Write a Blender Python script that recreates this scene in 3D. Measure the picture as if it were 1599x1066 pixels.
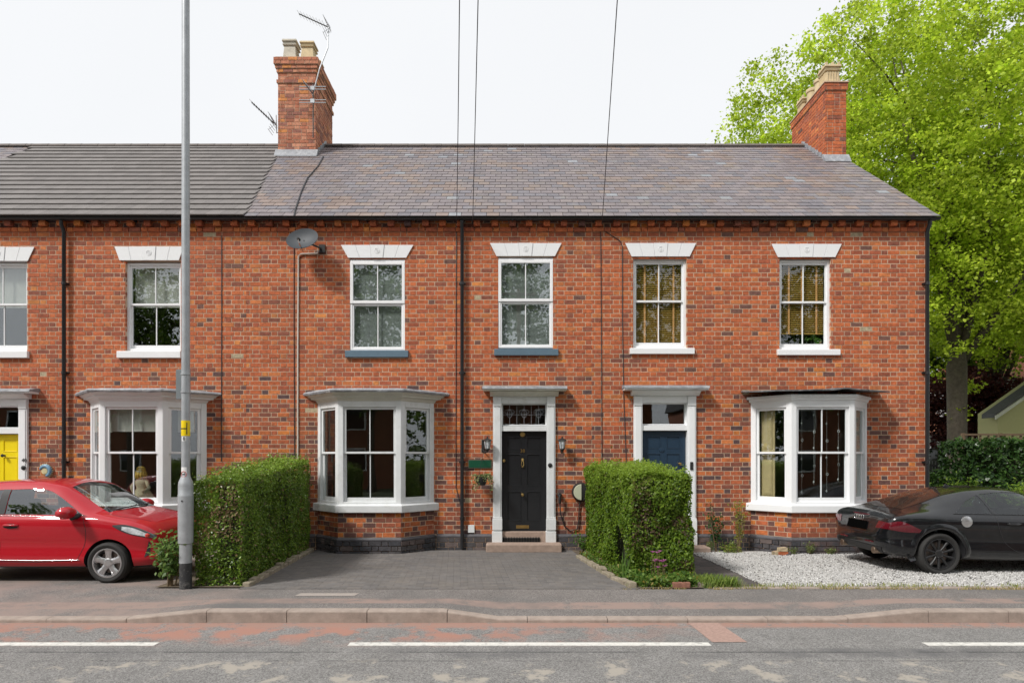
import bpy, bmesh, math, random
import numpy as np
from mathutils import Vector, Matrix, noise
from mathutils.bvhtree import BVHTree
R = math.radians
random.seed(7); rng = np.random.default_rng(7)
for o in list(bpy.data.objects): bpy.data.objects.remove(o)
scn = bpy.context.scene
C = scn.collection

# ------------------------------------------------------------------ camera
F = 962.5            # focal length in photo pixels (photo 1599 px wide)
CAMH, DW, HOR = 1.86, 12.5, 715.0
cd = bpy.data.cameras.new('camera'); cam = bpy.data.objects.new('camera', cd); C.objects.link(cam)
cam.location = (0, 0, CAMH); cam.rotation_euler = (R(90), 0, 0)
cd.sensor_width = 36; cd.lens = F / 1599 * 36
cd.shift_y = (HOR - 533) / 1599
cd.clip_end = 3000; cd.clip_start = 0.05
scn.camera = cam
def WX(x, Y=DW): return (x - 799.5) * Y / F
def WZ(y, Y=DW): return CAMH + (HOR - y) * Y / F

# ------------------------------------------------------------------ sky, sun, exposure
w = bpy.data.worlds.new('World'); scn.world = w; w.use_nodes = True
nt = w.node_tree; nt.nodes.clear()
wo = nt.nodes.new('ShaderNodeOutputWorld'); bg = nt.nodes.new('ShaderNodeBackground')
sky = nt.nodes.new('ShaderNodeTexSky'); sky.sky_type = 'NISHITA'; sky.sun_disc = False
SUN_EL = R(46); SUN_AZ = 50      # azimuth: degrees left of the facade's normal
sky.sun_elevation = SUN_EL; sky.sun_rotation = R(180 + SUN_AZ)
hs = nt.nodes.new('ShaderNodeHueSaturation'); hs.inputs['Saturation'].default_value = 0.25
mx = nt.nodes.new('ShaderNodeMix'); mx.data_type = 'RGBA'
tc = nt.nodes.new('ShaderNodeTexCoord'); nz = nt.nodes.new('ShaderNodeTexNoise')
nz.inputs['Scale'].default_value = 2.2; nz.inputs['Detail'].default_value = 5
rp = nt.nodes.new('ShaderNodeMapRange'); rp.inputs[3].default_value = .84; rp.inputs[4].default_value = .97
nt.links.new(tc.outputs['Generated'], nz.inputs['Vector']); nt.links.new(nz.outputs['Fac'], rp.inputs[0])
nt.links.new(rp.outputs[0], mx.inputs[0])
nt.links.new(sky.outputs[0], hs.inputs['Color']); nt.links.new(hs.outputs[0], mx.inputs[6])
mx.inputs[7].default_value = (6.35, 6.45, 6.6, 1)      # thin bright cloud
nt.links.new(mx.outputs[2], bg.inputs['Color']); bg.inputs['Strength'].default_value = 0.1
nt.links.new(bg.outputs[0], wo.inputs['Surface'])
sd = bpy.data.lights.new('sun', 'SUN'); sd.energy = 2.35; sd.angle = R(9); sd.color = (1, .965, .92)
sun = bpy.data.objects.new('sun', sd); C.objects.link(sun)
_a = R(SUN_AZ); _d = Vector((math.sin(_a) * math.cos(SUN_EL), math.cos(_a) * math.cos(SUN_EL), -math.sin(SUN_EL)))
sun.rotation_euler = _d.to_track_quat('-Z', 'Y').to_euler(); sun.location = (-20, -10, 25)
vs = scn.view_settings; vs.view_transform = 'Standard'; vs.look = 'None'; vs.gamma = 1; vs.use_curve_mapping = False
vs.exposure = 0.62
scn.cycles.max_bounces = 8; scn.cycles.transparent_max_bounces = 12
scn.cycles.use_denoising = True

# ------------------------------------------------------------------ materials
def mat(name, col=(.5,.5,.5), rough=.7, var=.0, vscale=8, bump=0., bscale=60, metal=0., src=None, dirt=None, dscale=1.5,
        spec=.5, coat=0., detail=6, transl=0.):
    """principled with colour noise; src 'obj' / 'att' multiplies an object colour / a 'col' attribute in"""
    m = bpy.data.materials.new(name); m.use_nodes = True
    t = m.node_tree; N = t.nodes; L = t.links
    b = N['Principled BSDF']; b.inputs['Roughness'].default_value = rough; b.inputs['Metallic'].default_value = metal
    b.inputs['Specular IOR Level'].default_value = spec; b.inputs['Coat Weight'].default_value = coat
    b.inputs['Coat Roughness'].default_value = .03
    co = N.new('ShaderNodeTexCoord')
    if src == 'obj': s = N.new('ShaderNodeObjectInfo').outputs['Color']
    elif src == 'att':
        a = N.new('ShaderNodeAttribute'); a.attribute_name = 'col'; s = a.outputs['Color']
    else:
        rgb = N.new('ShaderNodeRGB'); rgb.outputs[0].default_value = (*col, 1); s = rgb.outputs[0]
    geo = N.new('ShaderNodeNewGeometry')
    if var:
        n = N.new('ShaderNodeTexNoise'); n.inputs['Scale'].default_value = vscale; n.inputs['Detail'].default_value = detail
        n.inputs['Roughness'].default_value = .65
        L.new(geo.outputs['Position'], n.inputs['Vector'])
        mr = N.new('ShaderNodeMapRange'); mr.inputs[1].default_value = .25; mr.inputs[2].default_value = .75
        mr.inputs[3].default_value = 1 - var; mr.inputs[4].default_value = 1 + var
        L.new(n.outputs['Fac'], mr.inputs[0])
        vm = N.new('ShaderNodeVectorMath'); vm.operation = 'SCALE'; L.new(s, vm.inputs[0]); L.new(mr.outputs[0], vm.inputs['Scale'])
        s = vm.outputs[0]
    if dirt:
        n = N.new('ShaderNodeTexNoise'); n.inputs['Scale'].default_value = dscale; n.inputs['Detail'].default_value = 8
        n.inputs['Roughness'].default_value = .7
        L.new(geo.outputs['Position'], n.inputs['Vector'])
        mr = N.new('ShaderNodeMapRange'); mr.inputs[1].default_value = .52; mr.inputs[2].default_value = .68; mr.inputs[4].default_value = dirt[3]
        L.new(n.outputs['Fac'], mr.inputs[0])
        mm = N.new('ShaderNodeMix'); mm.data_type = 'RGBA'; L.new(mr.outputs[0], mm.inputs[0]); L.new(s, mm.inputs[6])
        mm.inputs[7].default_value = (*dirt[:3], 1); s = mm.outputs[2]
    L.new(s, b.inputs['Base Color'])
    if bump:
        n = N.new('ShaderNodeTexNoise'); n.inputs['Scale'].default_value = bscale; n.inputs['Detail'].default_value = 5
        L.new(geo.outputs['Position'], n.inputs['Vector'])
        bp = N.new('ShaderNodeBump'); bp.inputs['Strength'].default_value = bump; bp.inputs['Distance'].default_value = .01
        L.new(n.outputs['Fac'], bp.inputs['Height']); L.new(bp.outputs[0], b.inputs['Normal'])
    if transl:
        tr = N.new('ShaderNodeBsdfTranslucent'); L.new(s, tr.inputs['Color'])
        ms = N.new('ShaderNodeMixShader'); ms.inputs[0].default_value = transl
        L.new(b.outputs[0], ms.inputs[1]); L.new(tr.outputs[0], ms.inputs[2]); L.new(ms.outputs[0], N['Material Output'].inputs['Surface'])
    return m
def glassmat(name, refl=.12, tint=(.9,.93,.92), wav=.05):
    m = bpy.data.materials.new(name); m.use_nodes = True; t = m.node_tree; N = t.nodes; L = t.links; N.remove(N['Principled BSDF'])
    g = N.new('ShaderNodeBsdfGlossy'); g.inputs['Roughness'].default_value = .0; g.inputs['Color'].default_value = (.95,.97,1,1)
    tr = N.new('ShaderNodeBsdfTransparent'); tr.inputs['Color'].default_value = (*tint, 1)
    ge = N.new('ShaderNodeNewGeometry')      # two-sided Schlick reflectance of a thin pane
    dt = N.new('ShaderNodeVectorMath'); dt.operation = 'DOT_PRODUCT'; L.new(ge.outputs['Incoming'], dt.inputs[0]); L.new(ge.outputs['Normal'], dt.inputs[1])
    ab = N.new('ShaderNodeMath'); ab.operation = 'ABSOLUTE'; L.new(dt.outputs['Value'], ab.inputs[0])
    om = N.new('ShaderNodeMath'); om.operation = 'SUBTRACT'; om.inputs[0].default_value = 1; L.new(ab.outputs[0], om.inputs[1])
    pw = N.new('ShaderNodeMath'); pw.operation = 'POWER'; pw.inputs[1].default_value = 5; L.new(om.outputs[0], pw.inputs[0])
    ad = N.new('ShaderNodeMath'); ad.operation = 'MULTIPLY_ADD'; ad.inputs[1].default_value = .9; ad.inputs[2].default_value = refl; ad.use_clamp = True
    fr = pw
    nn = N.new('ShaderNodeTexNoise'); nn.inputs['Scale'].default_value = 1.6; bp = N.new('ShaderNodeBump')
    bp.inputs['Strength'].default_value = wav; bp.inputs['Distance'].default_value = .02
    L.new(ge.outputs['Position'], nn.inputs['Vector'])
    L.new(nn.outputs['Fac'], bp.inputs['Height']); L.new(bp.outputs[0], g.inputs['Normal'])
    ms = N.new('ShaderNodeMixShader'); L.new(fr.outputs[0], ad.inputs[0]); L.new(ad.outputs[0], ms.inputs[0])
    L.new(tr.outputs[0], ms.inputs[1]); L.new(g.outputs[0], ms.inputs[2]); L.new(ms.outputs[0], N['Material Output'].inputs['Surface'])
    return m
M = {}
M['brick_o'] = mat('brick_single', rough=.85, var=.46, vscale=14, bump=.5, bscale=90, src='obj', dirt=(.19,.075,.045,.5), dscale=.9)
M['brick_a'] = mat('brick_many', rough=.85, var=.46, vscale=14, bump=.5, bscale=90, src='att', dirt=(.19,.075,.045,.5), dscale=.9)
M['mortar'] = mat('mortar', (.52,.37,.26), .95, var=.2, vscale=7, bump=.3, bscale=120, dirt=(.26,.18,.14,.6), dscale=1.1)
M['slate_o'] = mat('slate_single', rough=.55, var=.16, vscale=9, bump=.25, bscale=50, src='obj', dirt=(.30,.27,.22,.35), dscale=3)
M['slate_a'] = mat('slate_many', rough=.55, var=.16, vscale=9, bump=.25, bscale=50, src='att', dirt=(.30,.27,.22,.35), dscale=3)
M['tile_o'] = mat('concrete_tile', rough=.8, var=.12, vscale=6, bump=.25, bscale=80, src='obj')
M['tile_a'] = mat('concrete_tile_many', rough=.8, var=.12, vscale=6, bump=.25, bscale=80, src='att')
M['ridge'] = mat('ridge_tile', (.13,.11,.10), .85, var=.25, vscale=5, bump=.3)
M['blackp'] = mat('black_plastic', (.018,.019,.021), .38, var=.2, vscale=4)
M['white'] = mat('white_paint', (.80,.81,.82), .45, var=.03, vscale=5, dirt=(.60,.59,.56,.18), dscale=2.5)
M['upvc'] = mat('white_upvc', (.84,.84,.85), .3, var=.02)
M['greypaint'] = mat('pale_grey_paint', (.70,.715,.72), .45, var=.06, vscale=5, dirt=(.42,.41,.36,.35), dscale=3)
M['cream'] = mat('cream_paint', (.66,.65,.58), .5, var=.07, vscale=5, dirt=(.45,.43,.36,.4), dscale=3)
M['bluesill'] = mat('blue_grey_paint', (.10,.16,.21), .5, var=.08)
M['lead'] = mat('lead_flashing', (.27,.28,.30), .6, var=.35, vscale=9, bump=.5, bscale=14, dirt=(.58,.58,.58,.6), dscale=6)
M['leaddark'] = mat('dark_lead', (.10,.105,.11), .65, var=.4, vscale=9, bump=.6, bscale=14, dirt=(.40,.40,.40,.7), dscale=7)
M['glass'] = glassmat('window_glass', .13)
M['glassd'] = glassmat('bay_glass', .09); M['glassw'] = glassmat('sash_glass', .07)
M['room'] = mat('room_wall', (.22,.20,.17), .9)
M['blind'] = mat('white_blind', (.60,.62,.60), .6, transl=.25)
M['roller'] = mat('roller_blind', (.66,.63,.58), .8, transl=.2)
M['woodblind'] = mat('wooden_blind', (.52,.31,.07), .5, transl=.2)
M['tape'] = mat('orange_tape', (.80,.40,.15), .8)
M['shutter'] = mat('pine_shutter', (.62,.47,.25), .6, var=.15, vscale=5)
M['blackdoor'] = mat('black_door_paint', (.016,.017,.019), .22, var=.1)
M['bluedoor'] = mat('navy_door_paint', (.018,.04,.07), .3, var=.1)
M['yellowdoor'] = mat('yellow_door_paint', (.85,.66,.0), .4, var=.03)
M['brass'] = mat('brass', (.62,.42,.16), .3, metal=1., var=.15)
M['chrome'] = mat('chrome', (.7,.7,.7), .15, metal=1.)
M['iron'] = mat('black_iron', (.02,.02,.02), .5, var=.2)
M['stone'] = mat('sandstone_step', (.34,.25,.20), .9, var=.2, vscale=12, bump=.4)
M['pot'] = mat('buff_clay', (.55,.44,.27), .85, var=.18, vscale=7, bump=.2, dirt=(.25,.22,.17,.5), dscale=4)
M['potgrey'] = mat('grey_clay', (.50,.46,.38), .85, var=.18, vscale=7, bump=.2, dirt=(.22,.2,.17,.5), dscale=4)
M['cement'] = mat('cement', (.48,.46,.43), .9, var=.2, vscale=8, bump=.3)
M['galv'] = mat('galvanised_steel', (.40,.42,.44), .5, var=.14, vscale=9, metal=.35, dirt=(.26,.27,.28,.5), dscale=3)
M['yellow'] = mat('yellow_sticker', (.85,.62,.0), .45)
M['plain_white'] = mat('plain_white', (.8,.8,.8), .5)
M['red'] = mat('red_mark', (.5,.04,.03), .5)
M['green'] = mat('green_plaque', (.005,.07,.035), .35, var=.1)
M['rubber'] = mat('tyre_rubber', (.022,.021,.020), .8, var=.25, vscale=12)
M['alloy'] = mat('alloy', (.56,.56,.57), .3, metal=.85, var=.05)
M['blackalloy'] = mat('black_alloy', (.014,.014,.015), .4)
M['disc'] = mat('brake_disc', (.22,.18,.16), .5, metal=.6)
M['redpaint'] = mat('red_car_paint', (.42,.002,.012), .5, coat=1., spec=.2)
M['blackpaint'] = mat('black_car_paint', (.006,.0065,.008), .3, coat=1., spec=.15, dirt=(.03,.03,.03,.2), dscale=5)
M['carglass'] = mat('car_glass', (.012,.018,.016), .02, spec=.6); M['carglass2'] = mat('car_glass_clear', (.05,.055,.055), .02, spec=.9, coat=1.)
M['carglassbrown'] = mat('tinted_rear_glass', (.030,.020,.016), .06, spec=.45)
M['trim'] = mat('car_trim', (.02,.02,.022), .6)
M['lamp'] = mat('lamp_clear', (.55,.58,.6), .08, spec=.9, coat=1., var=.5, vscale=16)
M['lampdark'] = mat('lamp_housing', (.06,.065,.07), .1, spec=.9, coat=1.)
M['lampred'] = mat('lamp_red', (.10,.006,.013), .08, coat=1., var=.4, vscale=8)
M['exhaust'] = mat('exhaust_pipe', (.32,.24,.18), .35, metal=.9)
M['bark'] = mat('bark', (.085,.07,.052), .9, var=.45, vscale=9, bump=.8, bscale=18, dirt=(.11,.11,.06,.4), dscale=3)
M['twig'] = mat('twig', (.16,.11,.06), .9, var=.3)
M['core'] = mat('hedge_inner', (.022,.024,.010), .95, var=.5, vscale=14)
def leafmat(n, transl=.45, rough=.45): return mat(n, rough=rough, var=.0, src='att', transl=transl, spec=.35)
M['leaf'] = leafmat('leaf', .52); M['leafgloss'] = leafmat('glossy_leaf', .3, .32)
M['petal'] = mat('petal', (.55,.16,.42), .6, transl=.3)
M['soil'] = mat('soil', (.11,.085,.06), .95, var=.4, vscale=20, bump=.6, bscale=40, dirt=(.24,.19,.11,.7), dscale=5)
M['gravelbase'] = mat('gravel_bed', (.42,.41,.39), .95, var=.5, vscale=60, bump=1., bscale=70)
M['pebble'] = mat('pebble', rough=.85, src='att', var=.1)
M['paver_o'] = mat('paver_single', rough=.9, var=.2, vscale=10, bump=.35, bscale=110, src='obj', dirt=(.19,.165,.14,.45), dscale=1.1)
M['paver_a'] = mat('paver_many', rough=.9, var=.2, vscale=10, bump=.35, bscale=110, src='att', dirt=(.19,.165,.14,.45), dscale=1.1)
M['joint'] = mat('joint_sand', (.10,.092,.084), .95, var=.3, vscale=15)
M['kerb'] = mat('kerb_concrete', (.33,.27,.23), .9, var=.2, vscale=9, bump=.5, bscale=90, dirt=(.16,.13,.11,.5), dscale=2.5)
M['ironcover'] = mat('pale_cover', (.34,.30,.27), .85, var=.15, vscale=20, bump=.3)
M['grass'] = leafmat('grass_blade', .3, .6)
M['linepaint'] = mat('road_line_paint', (.62,.61,.57), .8, var=.15, vscale=30, dirt=(.24,.235,.23,.85), dscale=11)
M['pinktar'] = mat('pink_tarmac', (.36,.24,.20), .9, var=.25, vscale=40, bump=.6, bscale=150)
M['stucco'] = mat('cream_green_render', (.50,.48,.25), .9, var=.05)
M['farwhite'] = mat('far_white_wall', (.66,.67,.68), .8)
M['farroof'] = mat('far_roof', (.09,.09,.095), .7, var=.2)
M['farbrick'] = mat('far_brick', (.28,.11,.06), .9, var=.25, vscale=3)
M['wood'] = mat('fence_wood', (.13,.085,.05), .9, var=.3, vscale=10)
M['ceramic_b'] = mat('blue_ceramic', (.16,.30,.42), .4, var=.3, vscale=20)
M['ceramic_y'] = mat('cream_ceramic', (.60,.52,.30), .45, var=.3, vscale=20)
M['statue'] = mat('stone_figure', (.46,.40,.27), .8, var=.25, vscale=25, bump=.3)
M['blond'] = mat('golden_hair', (.58,.36,.06), .6, var=.3, vscale=40)
M['bead'] = mat('glass_bead', (.75,.76,.76), .1, spec=1., coat=1.)
M['wire'] = mat('wire', (.03,.03,.035), .6)
M['cable'] = mat('white_cable', (.62,.58,.52), .6)
M['meter'] = mat('charger_face', (.50,.52,.38), .35)
def tarmac(name, base, red=False):
    m = mat(name, base, .92, var=.16, vscale=2.2, bump=.7, bscale=170)
    t = m.node_tree; N = t.nodes; L = t.links; b = N['Principled BSDF']; s = b.inputs['Base Color'].links[0].from_socket
    geo = N.new('ShaderNodeNewGeometry')
    def noise_(sc, lo, hi, det=6):
        n = N.new('ShaderNodeTexNoise'); n.inputs['Scale'].default_value = sc; n.inputs['Detail'].default_value = det; n.inputs['Roughness'].default_value = .7
        L.new(geo.outputs['Position'], n.inputs['Vector'])
        r = N.new('ShaderNodeMapRange'); r.inputs[1].default_value = lo; r.inputs[2].default_value = hi; L.new(n.outputs['Fac'], r.inputs[0]); return r.outputs[0]
    def mixc(fac, col):
        nonlocal s
        mm = N.new('ShaderNodeMix'); mm.data_type = 'RGBA'; L.new(fac, mm.inputs[0]); L.new(s, mm.inputs[6]); mm.inputs[7].default_value = (*col, 1); s = mm.outputs[2]
    def mul(a, b_):
        k = N.new('ShaderNodeMath'); k.operation = 'MULTIPLY'; L.new(a, k.inputs[0]); L.new(b_, k.inputs[1]); return k.outputs[0]
    def band(axis, a, b_, c, d):
        sp = N.new('ShaderNodeSeparateXYZ'); L.new(geo.outputs['Position'], sp.inputs[0])
        up = N.new('ShaderNodeMapRange'); up.inputs[1].default_value = a; up.inputs[2].default_value = b_; L.new(sp.outputs[axis], up.inputs[0])
        dn = N.new('ShaderNodeMapRange'); dn.inputs[1].default_value = c; dn.inputs[2].default_value = d; dn.inputs[3].default_value = 1; dn.inputs[4].default_value = 0
        L.new(sp.outputs[axis], dn.inputs[0]); return mul(up.outputs[0], dn.outputs[0])
    # aggregate: pale and dark chips
    vo = N.new('ShaderNodeTexVoronoi'); vo.inputs['Scale'].default_value = 105; L.new(geo.outputs['Position'], vo.inputs['Vector'])
    sp = N.new('ShaderNodeSeparateColor'); L.new(vo.outputs['Color'], sp.inputs[0])
    r = N.new('ShaderNodeMapRange'); r.inputs[3].default_value = .55; r.inputs[4].default_value = 1.5; L.new(sp.outputs[0], r.inputs[0])
    vm = N.new('ShaderNodeVectorMath'); vm.operation = 'SCALE'; L.new(s, vm.inputs[0]); L.new(r.outputs[0], vm.inputs['Scale']); s = vm.outputs[0]
    if red:
        k = mul(band(1, 6.1, 6.5, 7.2, 7.3), band(0, -30, -29, -.6, 2.2))
        mixc(mul(noise_(1.9, .47, .56, 9), k), (.36,.19,.145))
        mixc(mul(noise_(5, .36, .5), band(1, 6.78, 6.9, 7.2, 7.3)), (.33,.20,.16))
        mixc(mul(noise_(2.6, .54, .60, 9), band(1, 5.0, 5.2, 5.62, 5.8)), (.36,.33,.285))
        mixc(mul(noise_(.8, .45, .7), band(1, 5.75, 5.85, 6.05, 6.12)), (.11,.11,.112))
        mixc(mul(noise_(1.2, .40, .50), band(1, 5.955, 5.965, 5.975, 5.985)), (.035,.035,.036)); mixc(mul(noise_(1.7, .48, .54), band(1, 5.70, 5.706, 5.712, 5.72)), (.04,.04,.04))
    else:
        mixc(mul(noise_(.9, .42, .62), band(0, -30, -29, -4.2, -3.2)), (.27,.21,.185))
        mixc(mul(noise_(3., .35, .5), band(1, 7.42, 7.46, 7.70, 7.76)), (.29,.215,.185))
        mixc(noise_(.5, .5, .7), (.13,.125,.12))
    L.new(s, b.inputs['Base Color'])
    return m
M['road'] = tarmac('road_tarmac', (.20,.195,.188), True)
M['pave'] = tarmac('pavement_tarmac', (.175,.160,.150))
M['ground'] = mat('ground', (.10,.12,.06), .95, var=.3, vscale=.6)

# ------------------------------------------------------------------ mesh helpers
ORG = {}
def link(o, parent=None):
    C.objects.link(o)
    if parent is not None: o.parent = parent
    return o
def thing(name, label, cat, loc=(0,0,0), group=None):
    o = bpy.data.objects.new(name, None); link(o); o.location = loc; o.empty_display_size = .2
    o['label'] = label; o['category'] = cat
    if group: o['group'] = group
    ORG[o.name] = Vector(loc); return o
def tag(o, label, cat, group=None):
    o['label'] = label; o['category'] = cat
    if group: o['group'] = group
    return o
class MB:
    def __init__(s): s.v = []; s.f = []; s.m = []; s.c = []; s.cur = 0; s.col = None
    def add(s, vs, fs):
        n = len(s.v); s.v.extend([tuple(p) for p in vs])
        for f in fs: s.f.append(tuple(i + n for i in f)); s.m.append(s.cur); s.c.append(s.col)
        return s
    def box(s, x0, x1, y0, y1, z0, z1):
        return s.add([(x0,y0,z0),(x1,y0,z0),(x1,y1,z0),(x0,y1,z0),(x0,y0,z1),(x1,y0,z1),(x1,y1,z1),(x0,y1,z1)],
                     [(0,3,2,1),(4,5,6,7),(0,1,5,4),(1,2,6,5),(2,3,7,6),(3,0,4,7)])
    def prism(s, poly, ax, a, b):
        """poly in the two other axes (in xyz order), extruded along axis ax from a to b"""
        n = len(poly)
        def P(p, t): return {0:(t,p[0],p[1]), 1:(p[0],t,p[1]), 2:(p[0],p[1],t)}[ax]
        vs = [P(p, a) for p in poly] + [P(p, b) for p in poly]
        fs = [tuple(range(n)), tuple(range(2*n-1, n-1, -1))] + [(i, i+n, (i+1)%n+n, (i+1)%n) for i in range(n)]
        return s.add(vs, fs)
    def tube(s, pts, r, n=8, cap=True):
        pts = [Vector(p) for p in pts]; rr = r if isinstance(r, (list, tuple)) else [r]*len(pts)
        vs = []; up = None
        for i, p in enumerate(pts):
            d = (pts[min(i+1, len(pts)-1)] - pts[max(i-1, 0)]).normalized()
            if up is None: up = d.orthogonal().normalized()
            up = (up - d * up.dot(d)); up = up.normalized() if up.length > 1e-6 else d.orthogonal().normalized()
            sd = d.cross(up)
            for k in range(n):
                a = 2*math.pi*k/n; vs.append(p + (up*math.cos(a) + sd*math.sin(a)) * rr[i])
        fs = [(i*n+k, i*n+(k+1)%n, (i+1)*n+(k+1)%n, (i+1)*n+k) for i in range(len(pts)-1) for k in range(n)]
        if cap: fs += [tuple(range(n-1,-1,-1)), tuple(range((len(pts)-1)*n, len(pts)*n))]
        return s.add(vs, fs)
    def lathe(s, prof, c=(0,0,0), ax=2, n=20, sx=1., a0=0, cap=True):
        """prof (radius, height) about axis ax"""
        vs = []; c = Vector(c)
        for r, h in prof:
            for k in range(n):
                a = a0 + 2*math.pi*k/n; p, q = r*math.cos(a)*sx, r*math.sin(a)
                vs.append(c + Vector({0:(h,p,q), 1:(p,h,q), 2:(p,q,h)}[ax]))
        fs = [(i*n+k, i*n+(k+1)%n, (i+1)*n+(k+1)%n, (i+1)*n+k) for i in range(len(prof)-1) for k in range(n)]
        if cap and prof[0][0] > 1e-5: fs.append(tuple(range(n-1,-1,-1)))
        if cap and prof[-1][0] > 1e-5: fs.append(tuple(range((len(prof)-1)*n, len(prof)*n)))
        return s.add(vs, fs)
    def build(s, name, mats, parent=None, smooth=False, bevel=0., loc=None, recalc=True):
        me = bpy.data.meshes.new(name)
        og = ORG[parent.name] if parent is not None else (Vector(loc) if loc else Vector((0,0,0)))
        vv = [(p[0]-og.x, p[1]-og.y, p[2]-og.z) for p in s.v] if og.length else s.v
        me.from_pydata(vv, [], s.f)
        for m in (mats if isinstance(mats, (list, tuple)) else [mats]): me.materials.append(M[m] if isinstance(m, str) else m)
        if any(s.m): me.polygons.foreach_set('material_index', s.m)
        if s.c and s.c[0] is not None:
            at = me.attributes.new('col', 'FLOAT_COLOR', 'FACE'); at.data.foreach_set('color', np.array([(*c, 1) for c in s.c], dtype=np.float32).ravel())
        if recalc and len(s.f) < 60000:
            bm = bmesh.new(); bm.from_mesh(me); bmesh.ops.recalc_face_normals(bm, faces=bm.faces); bm.to_mesh(me); bm.free()
        if smooth: me.polygons.foreach_set('use_smooth', [True]*len(me.polygons))
        me.update()
        o = bpy.data.objects.new(name, me); link(o, parent)
        if parent is None and loc: o.location = loc
        ORG[o.name] = og
        if smooth == 'auto' or smooth == 'edge':
            md = o.modifiers.new('split', 'EDGE_SPLIT'); md.split_angle = R(35)
        if bevel:
            md = o.modifiers.new('bevel', 'BEVEL'); md.width = bevel; md.segments = 2; md.limit_method = 'ANGLE'; md.angle_limit = R(40)
        return o
def struct(o): o['kind'] = 'structure'; return o
def stuff(o): o['kind'] = 'stuff'; return o
def text_part(txt, size, mat_, parent, pos, rot=(R(90),0,0), depth=.003, name='lettering'):
    cu = bpy.data.curves.new('t', 'FONT'); cu.body = txt; cu.size = size; cu.extrude = depth; cu.align_x = 'CENTER'; cu.align_y = 'CENTER'
    t = bpy.data.objects.new('t', cu); C.objects.link(t)
    me = bpy.data.meshes.new_from_object(t.evaluated_get(bpy.context.evaluated_depsgraph_get()))
    bpy.data.objects.remove(t)
    me.materials.clear(); me.materials.append(M[mat_])
    o = bpy.data.objects.new(name, me); link(o, parent); o.location = Vector(pos) - ORG[parent.name]; o.rotation_euler = rot; ORG[o.name] = Vector(pos); return o
def leaves_obj(name, pts, nrm, size, cols, mat_, parent, aspect=.6, jit=.9, kind=True):
    """many single leaves: pts Nx3, nrm Nx3 (preferred facing), size N, cols Nx3; each leaf a folded rhombus"""
    N_ = len(pts); n = nrm + rng.normal(0, jit, (N_,3)); n /= np.linalg.norm(n, axis=1, keepdims=True) + 1e-9
    t = np.cross(n, rng.normal(0,1,(N_,3))); t /= np.linalg.norm(t, axis=1, keepdims=True) + 1e-9
    b = np.cross(n, t); s = np.asarray(size).reshape(-1,1)
    v = np.empty((N_,4,3)); v[:,0] = pts - t*s*.5; v[:,1] = pts + b*s*aspect*.5 + n*s*.08; v[:,2] = pts + t*s*.5; v[:,3] = pts - b*s*aspect*.5 + n*s*.08
    og = ORG[parent.name]; v -= np.array(og)
    me = bpy.data.meshes.new(name); me.vertices.add(N_*4); me.vertices.foreach_set('co', v.ravel().astype(np.float32))
    me.loops.add(N_*4); me.loops.foreach_set('vertex_index', np.arange(N_*4, dtype=np.int32))
    me.polygons.add(N_); me.polygons.foreach_set('loop_start', np.arange(0, N_*4, 4, dtype=np.int32))
    me.update(calc_edges=True)
    at = me.attributes.new('col', 'FLOAT_COLOR', 'FACE'); at.data.foreach_set('color', np.c_[cols, np.ones(N_)].astype(np.float32).ravel())
    me.materials.append(M[mat_]); o = bpy.data.objects.new(name, me); link(o, parent); ORG[o.name] = og
    if kind: o['kind'] = 'stuff'
    return o
def leafcols(n, a, b, dead=None, pd=.0):
    k = rng.random((n,1))**1.2; c = np.array(a)*(1-k) + np.array(b)*k
    c *= rng.uniform(.75, 1.25, (n,1))
    if dead is not None: q = rng.random(n) < pd; c[q] = np.array(dead)*rng.uniform(.7,1.2,(q.sum(),1))
    return c

# ------------------------------------------------------------------ ground, road, pavement
YK = 7.03                      # kerb face
def ktop(X):                   # kerb height: dropped at the two crossings
    hi, lo = .120, .030
    pts = [(-30,lo),(-4.45,lo),(-3.52,hi),(-.79,hi),(-.15,lo),(3.73,lo),(4.64,hi),(40,hi)]
    for (a, za), (b, zb) in zip(pts, pts[1:]):
        if a <= X <= b: return za + (zb-za)*(X-a)/(b-a)
    return lo
def gz(X, Y):
    if Y <= YK: return -.015
    if Y <= 8.35:
        t = max(0, (Y-YK-.125)/(8.35-YK-.125)); return ktop(X)*(1-t) + .085*t
    return max(0, .085*(12.5-Y)/4.15) if Y < 12.5 else 0.
def sheet(name, x0, x1, ys, zf, mat_, dz=0., xs=None):
    m = MB(); xs = xs or [x0 + (x1-x0)*i/80 for i in range(81)]
    nx = len(xs); vs = [(x, y, zf(x, y)+dz) for y in ys for x in xs]
    m.add(vs, [(j*nx+i, j*nx+i+1, (j+1)*nx+i+1, (j+1)*nx+i) for j in range(len(ys)-1) for i in range(nx-1)])
    return m.build(name, mat_, smooth=True, recalc=False)
struct(MB().add([(-600,-600,-.08),(600,-600,-.08),(600,900,-.08),(-600,900,-.08)], [(0,1,2,3)]).build('ground', 'ground', recalc=False))
struct(MB().add([(-80,-.6,-.015),(80,-.6,-.015),(80,YK+.02,-.015),(-80,YK+.02,-.015)], [(0,1,2,3)]).build('road', 'road', recalc=False))
struct(MB().box(-80,80,-4,-.6,-.07,.1).build('far_pavement', 'pave'))
XS = sorted(set([-30+i*.25 for i in range(260)] + [-4.45,-3.52,-.79,-.15,3.73,4.64]))
struct(sheet('pavement', 0, 0, [YK+.1, 7.3, 7.5, 7.8, 8.1, 8.36], gz, 'pave', xs=XS))
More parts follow.
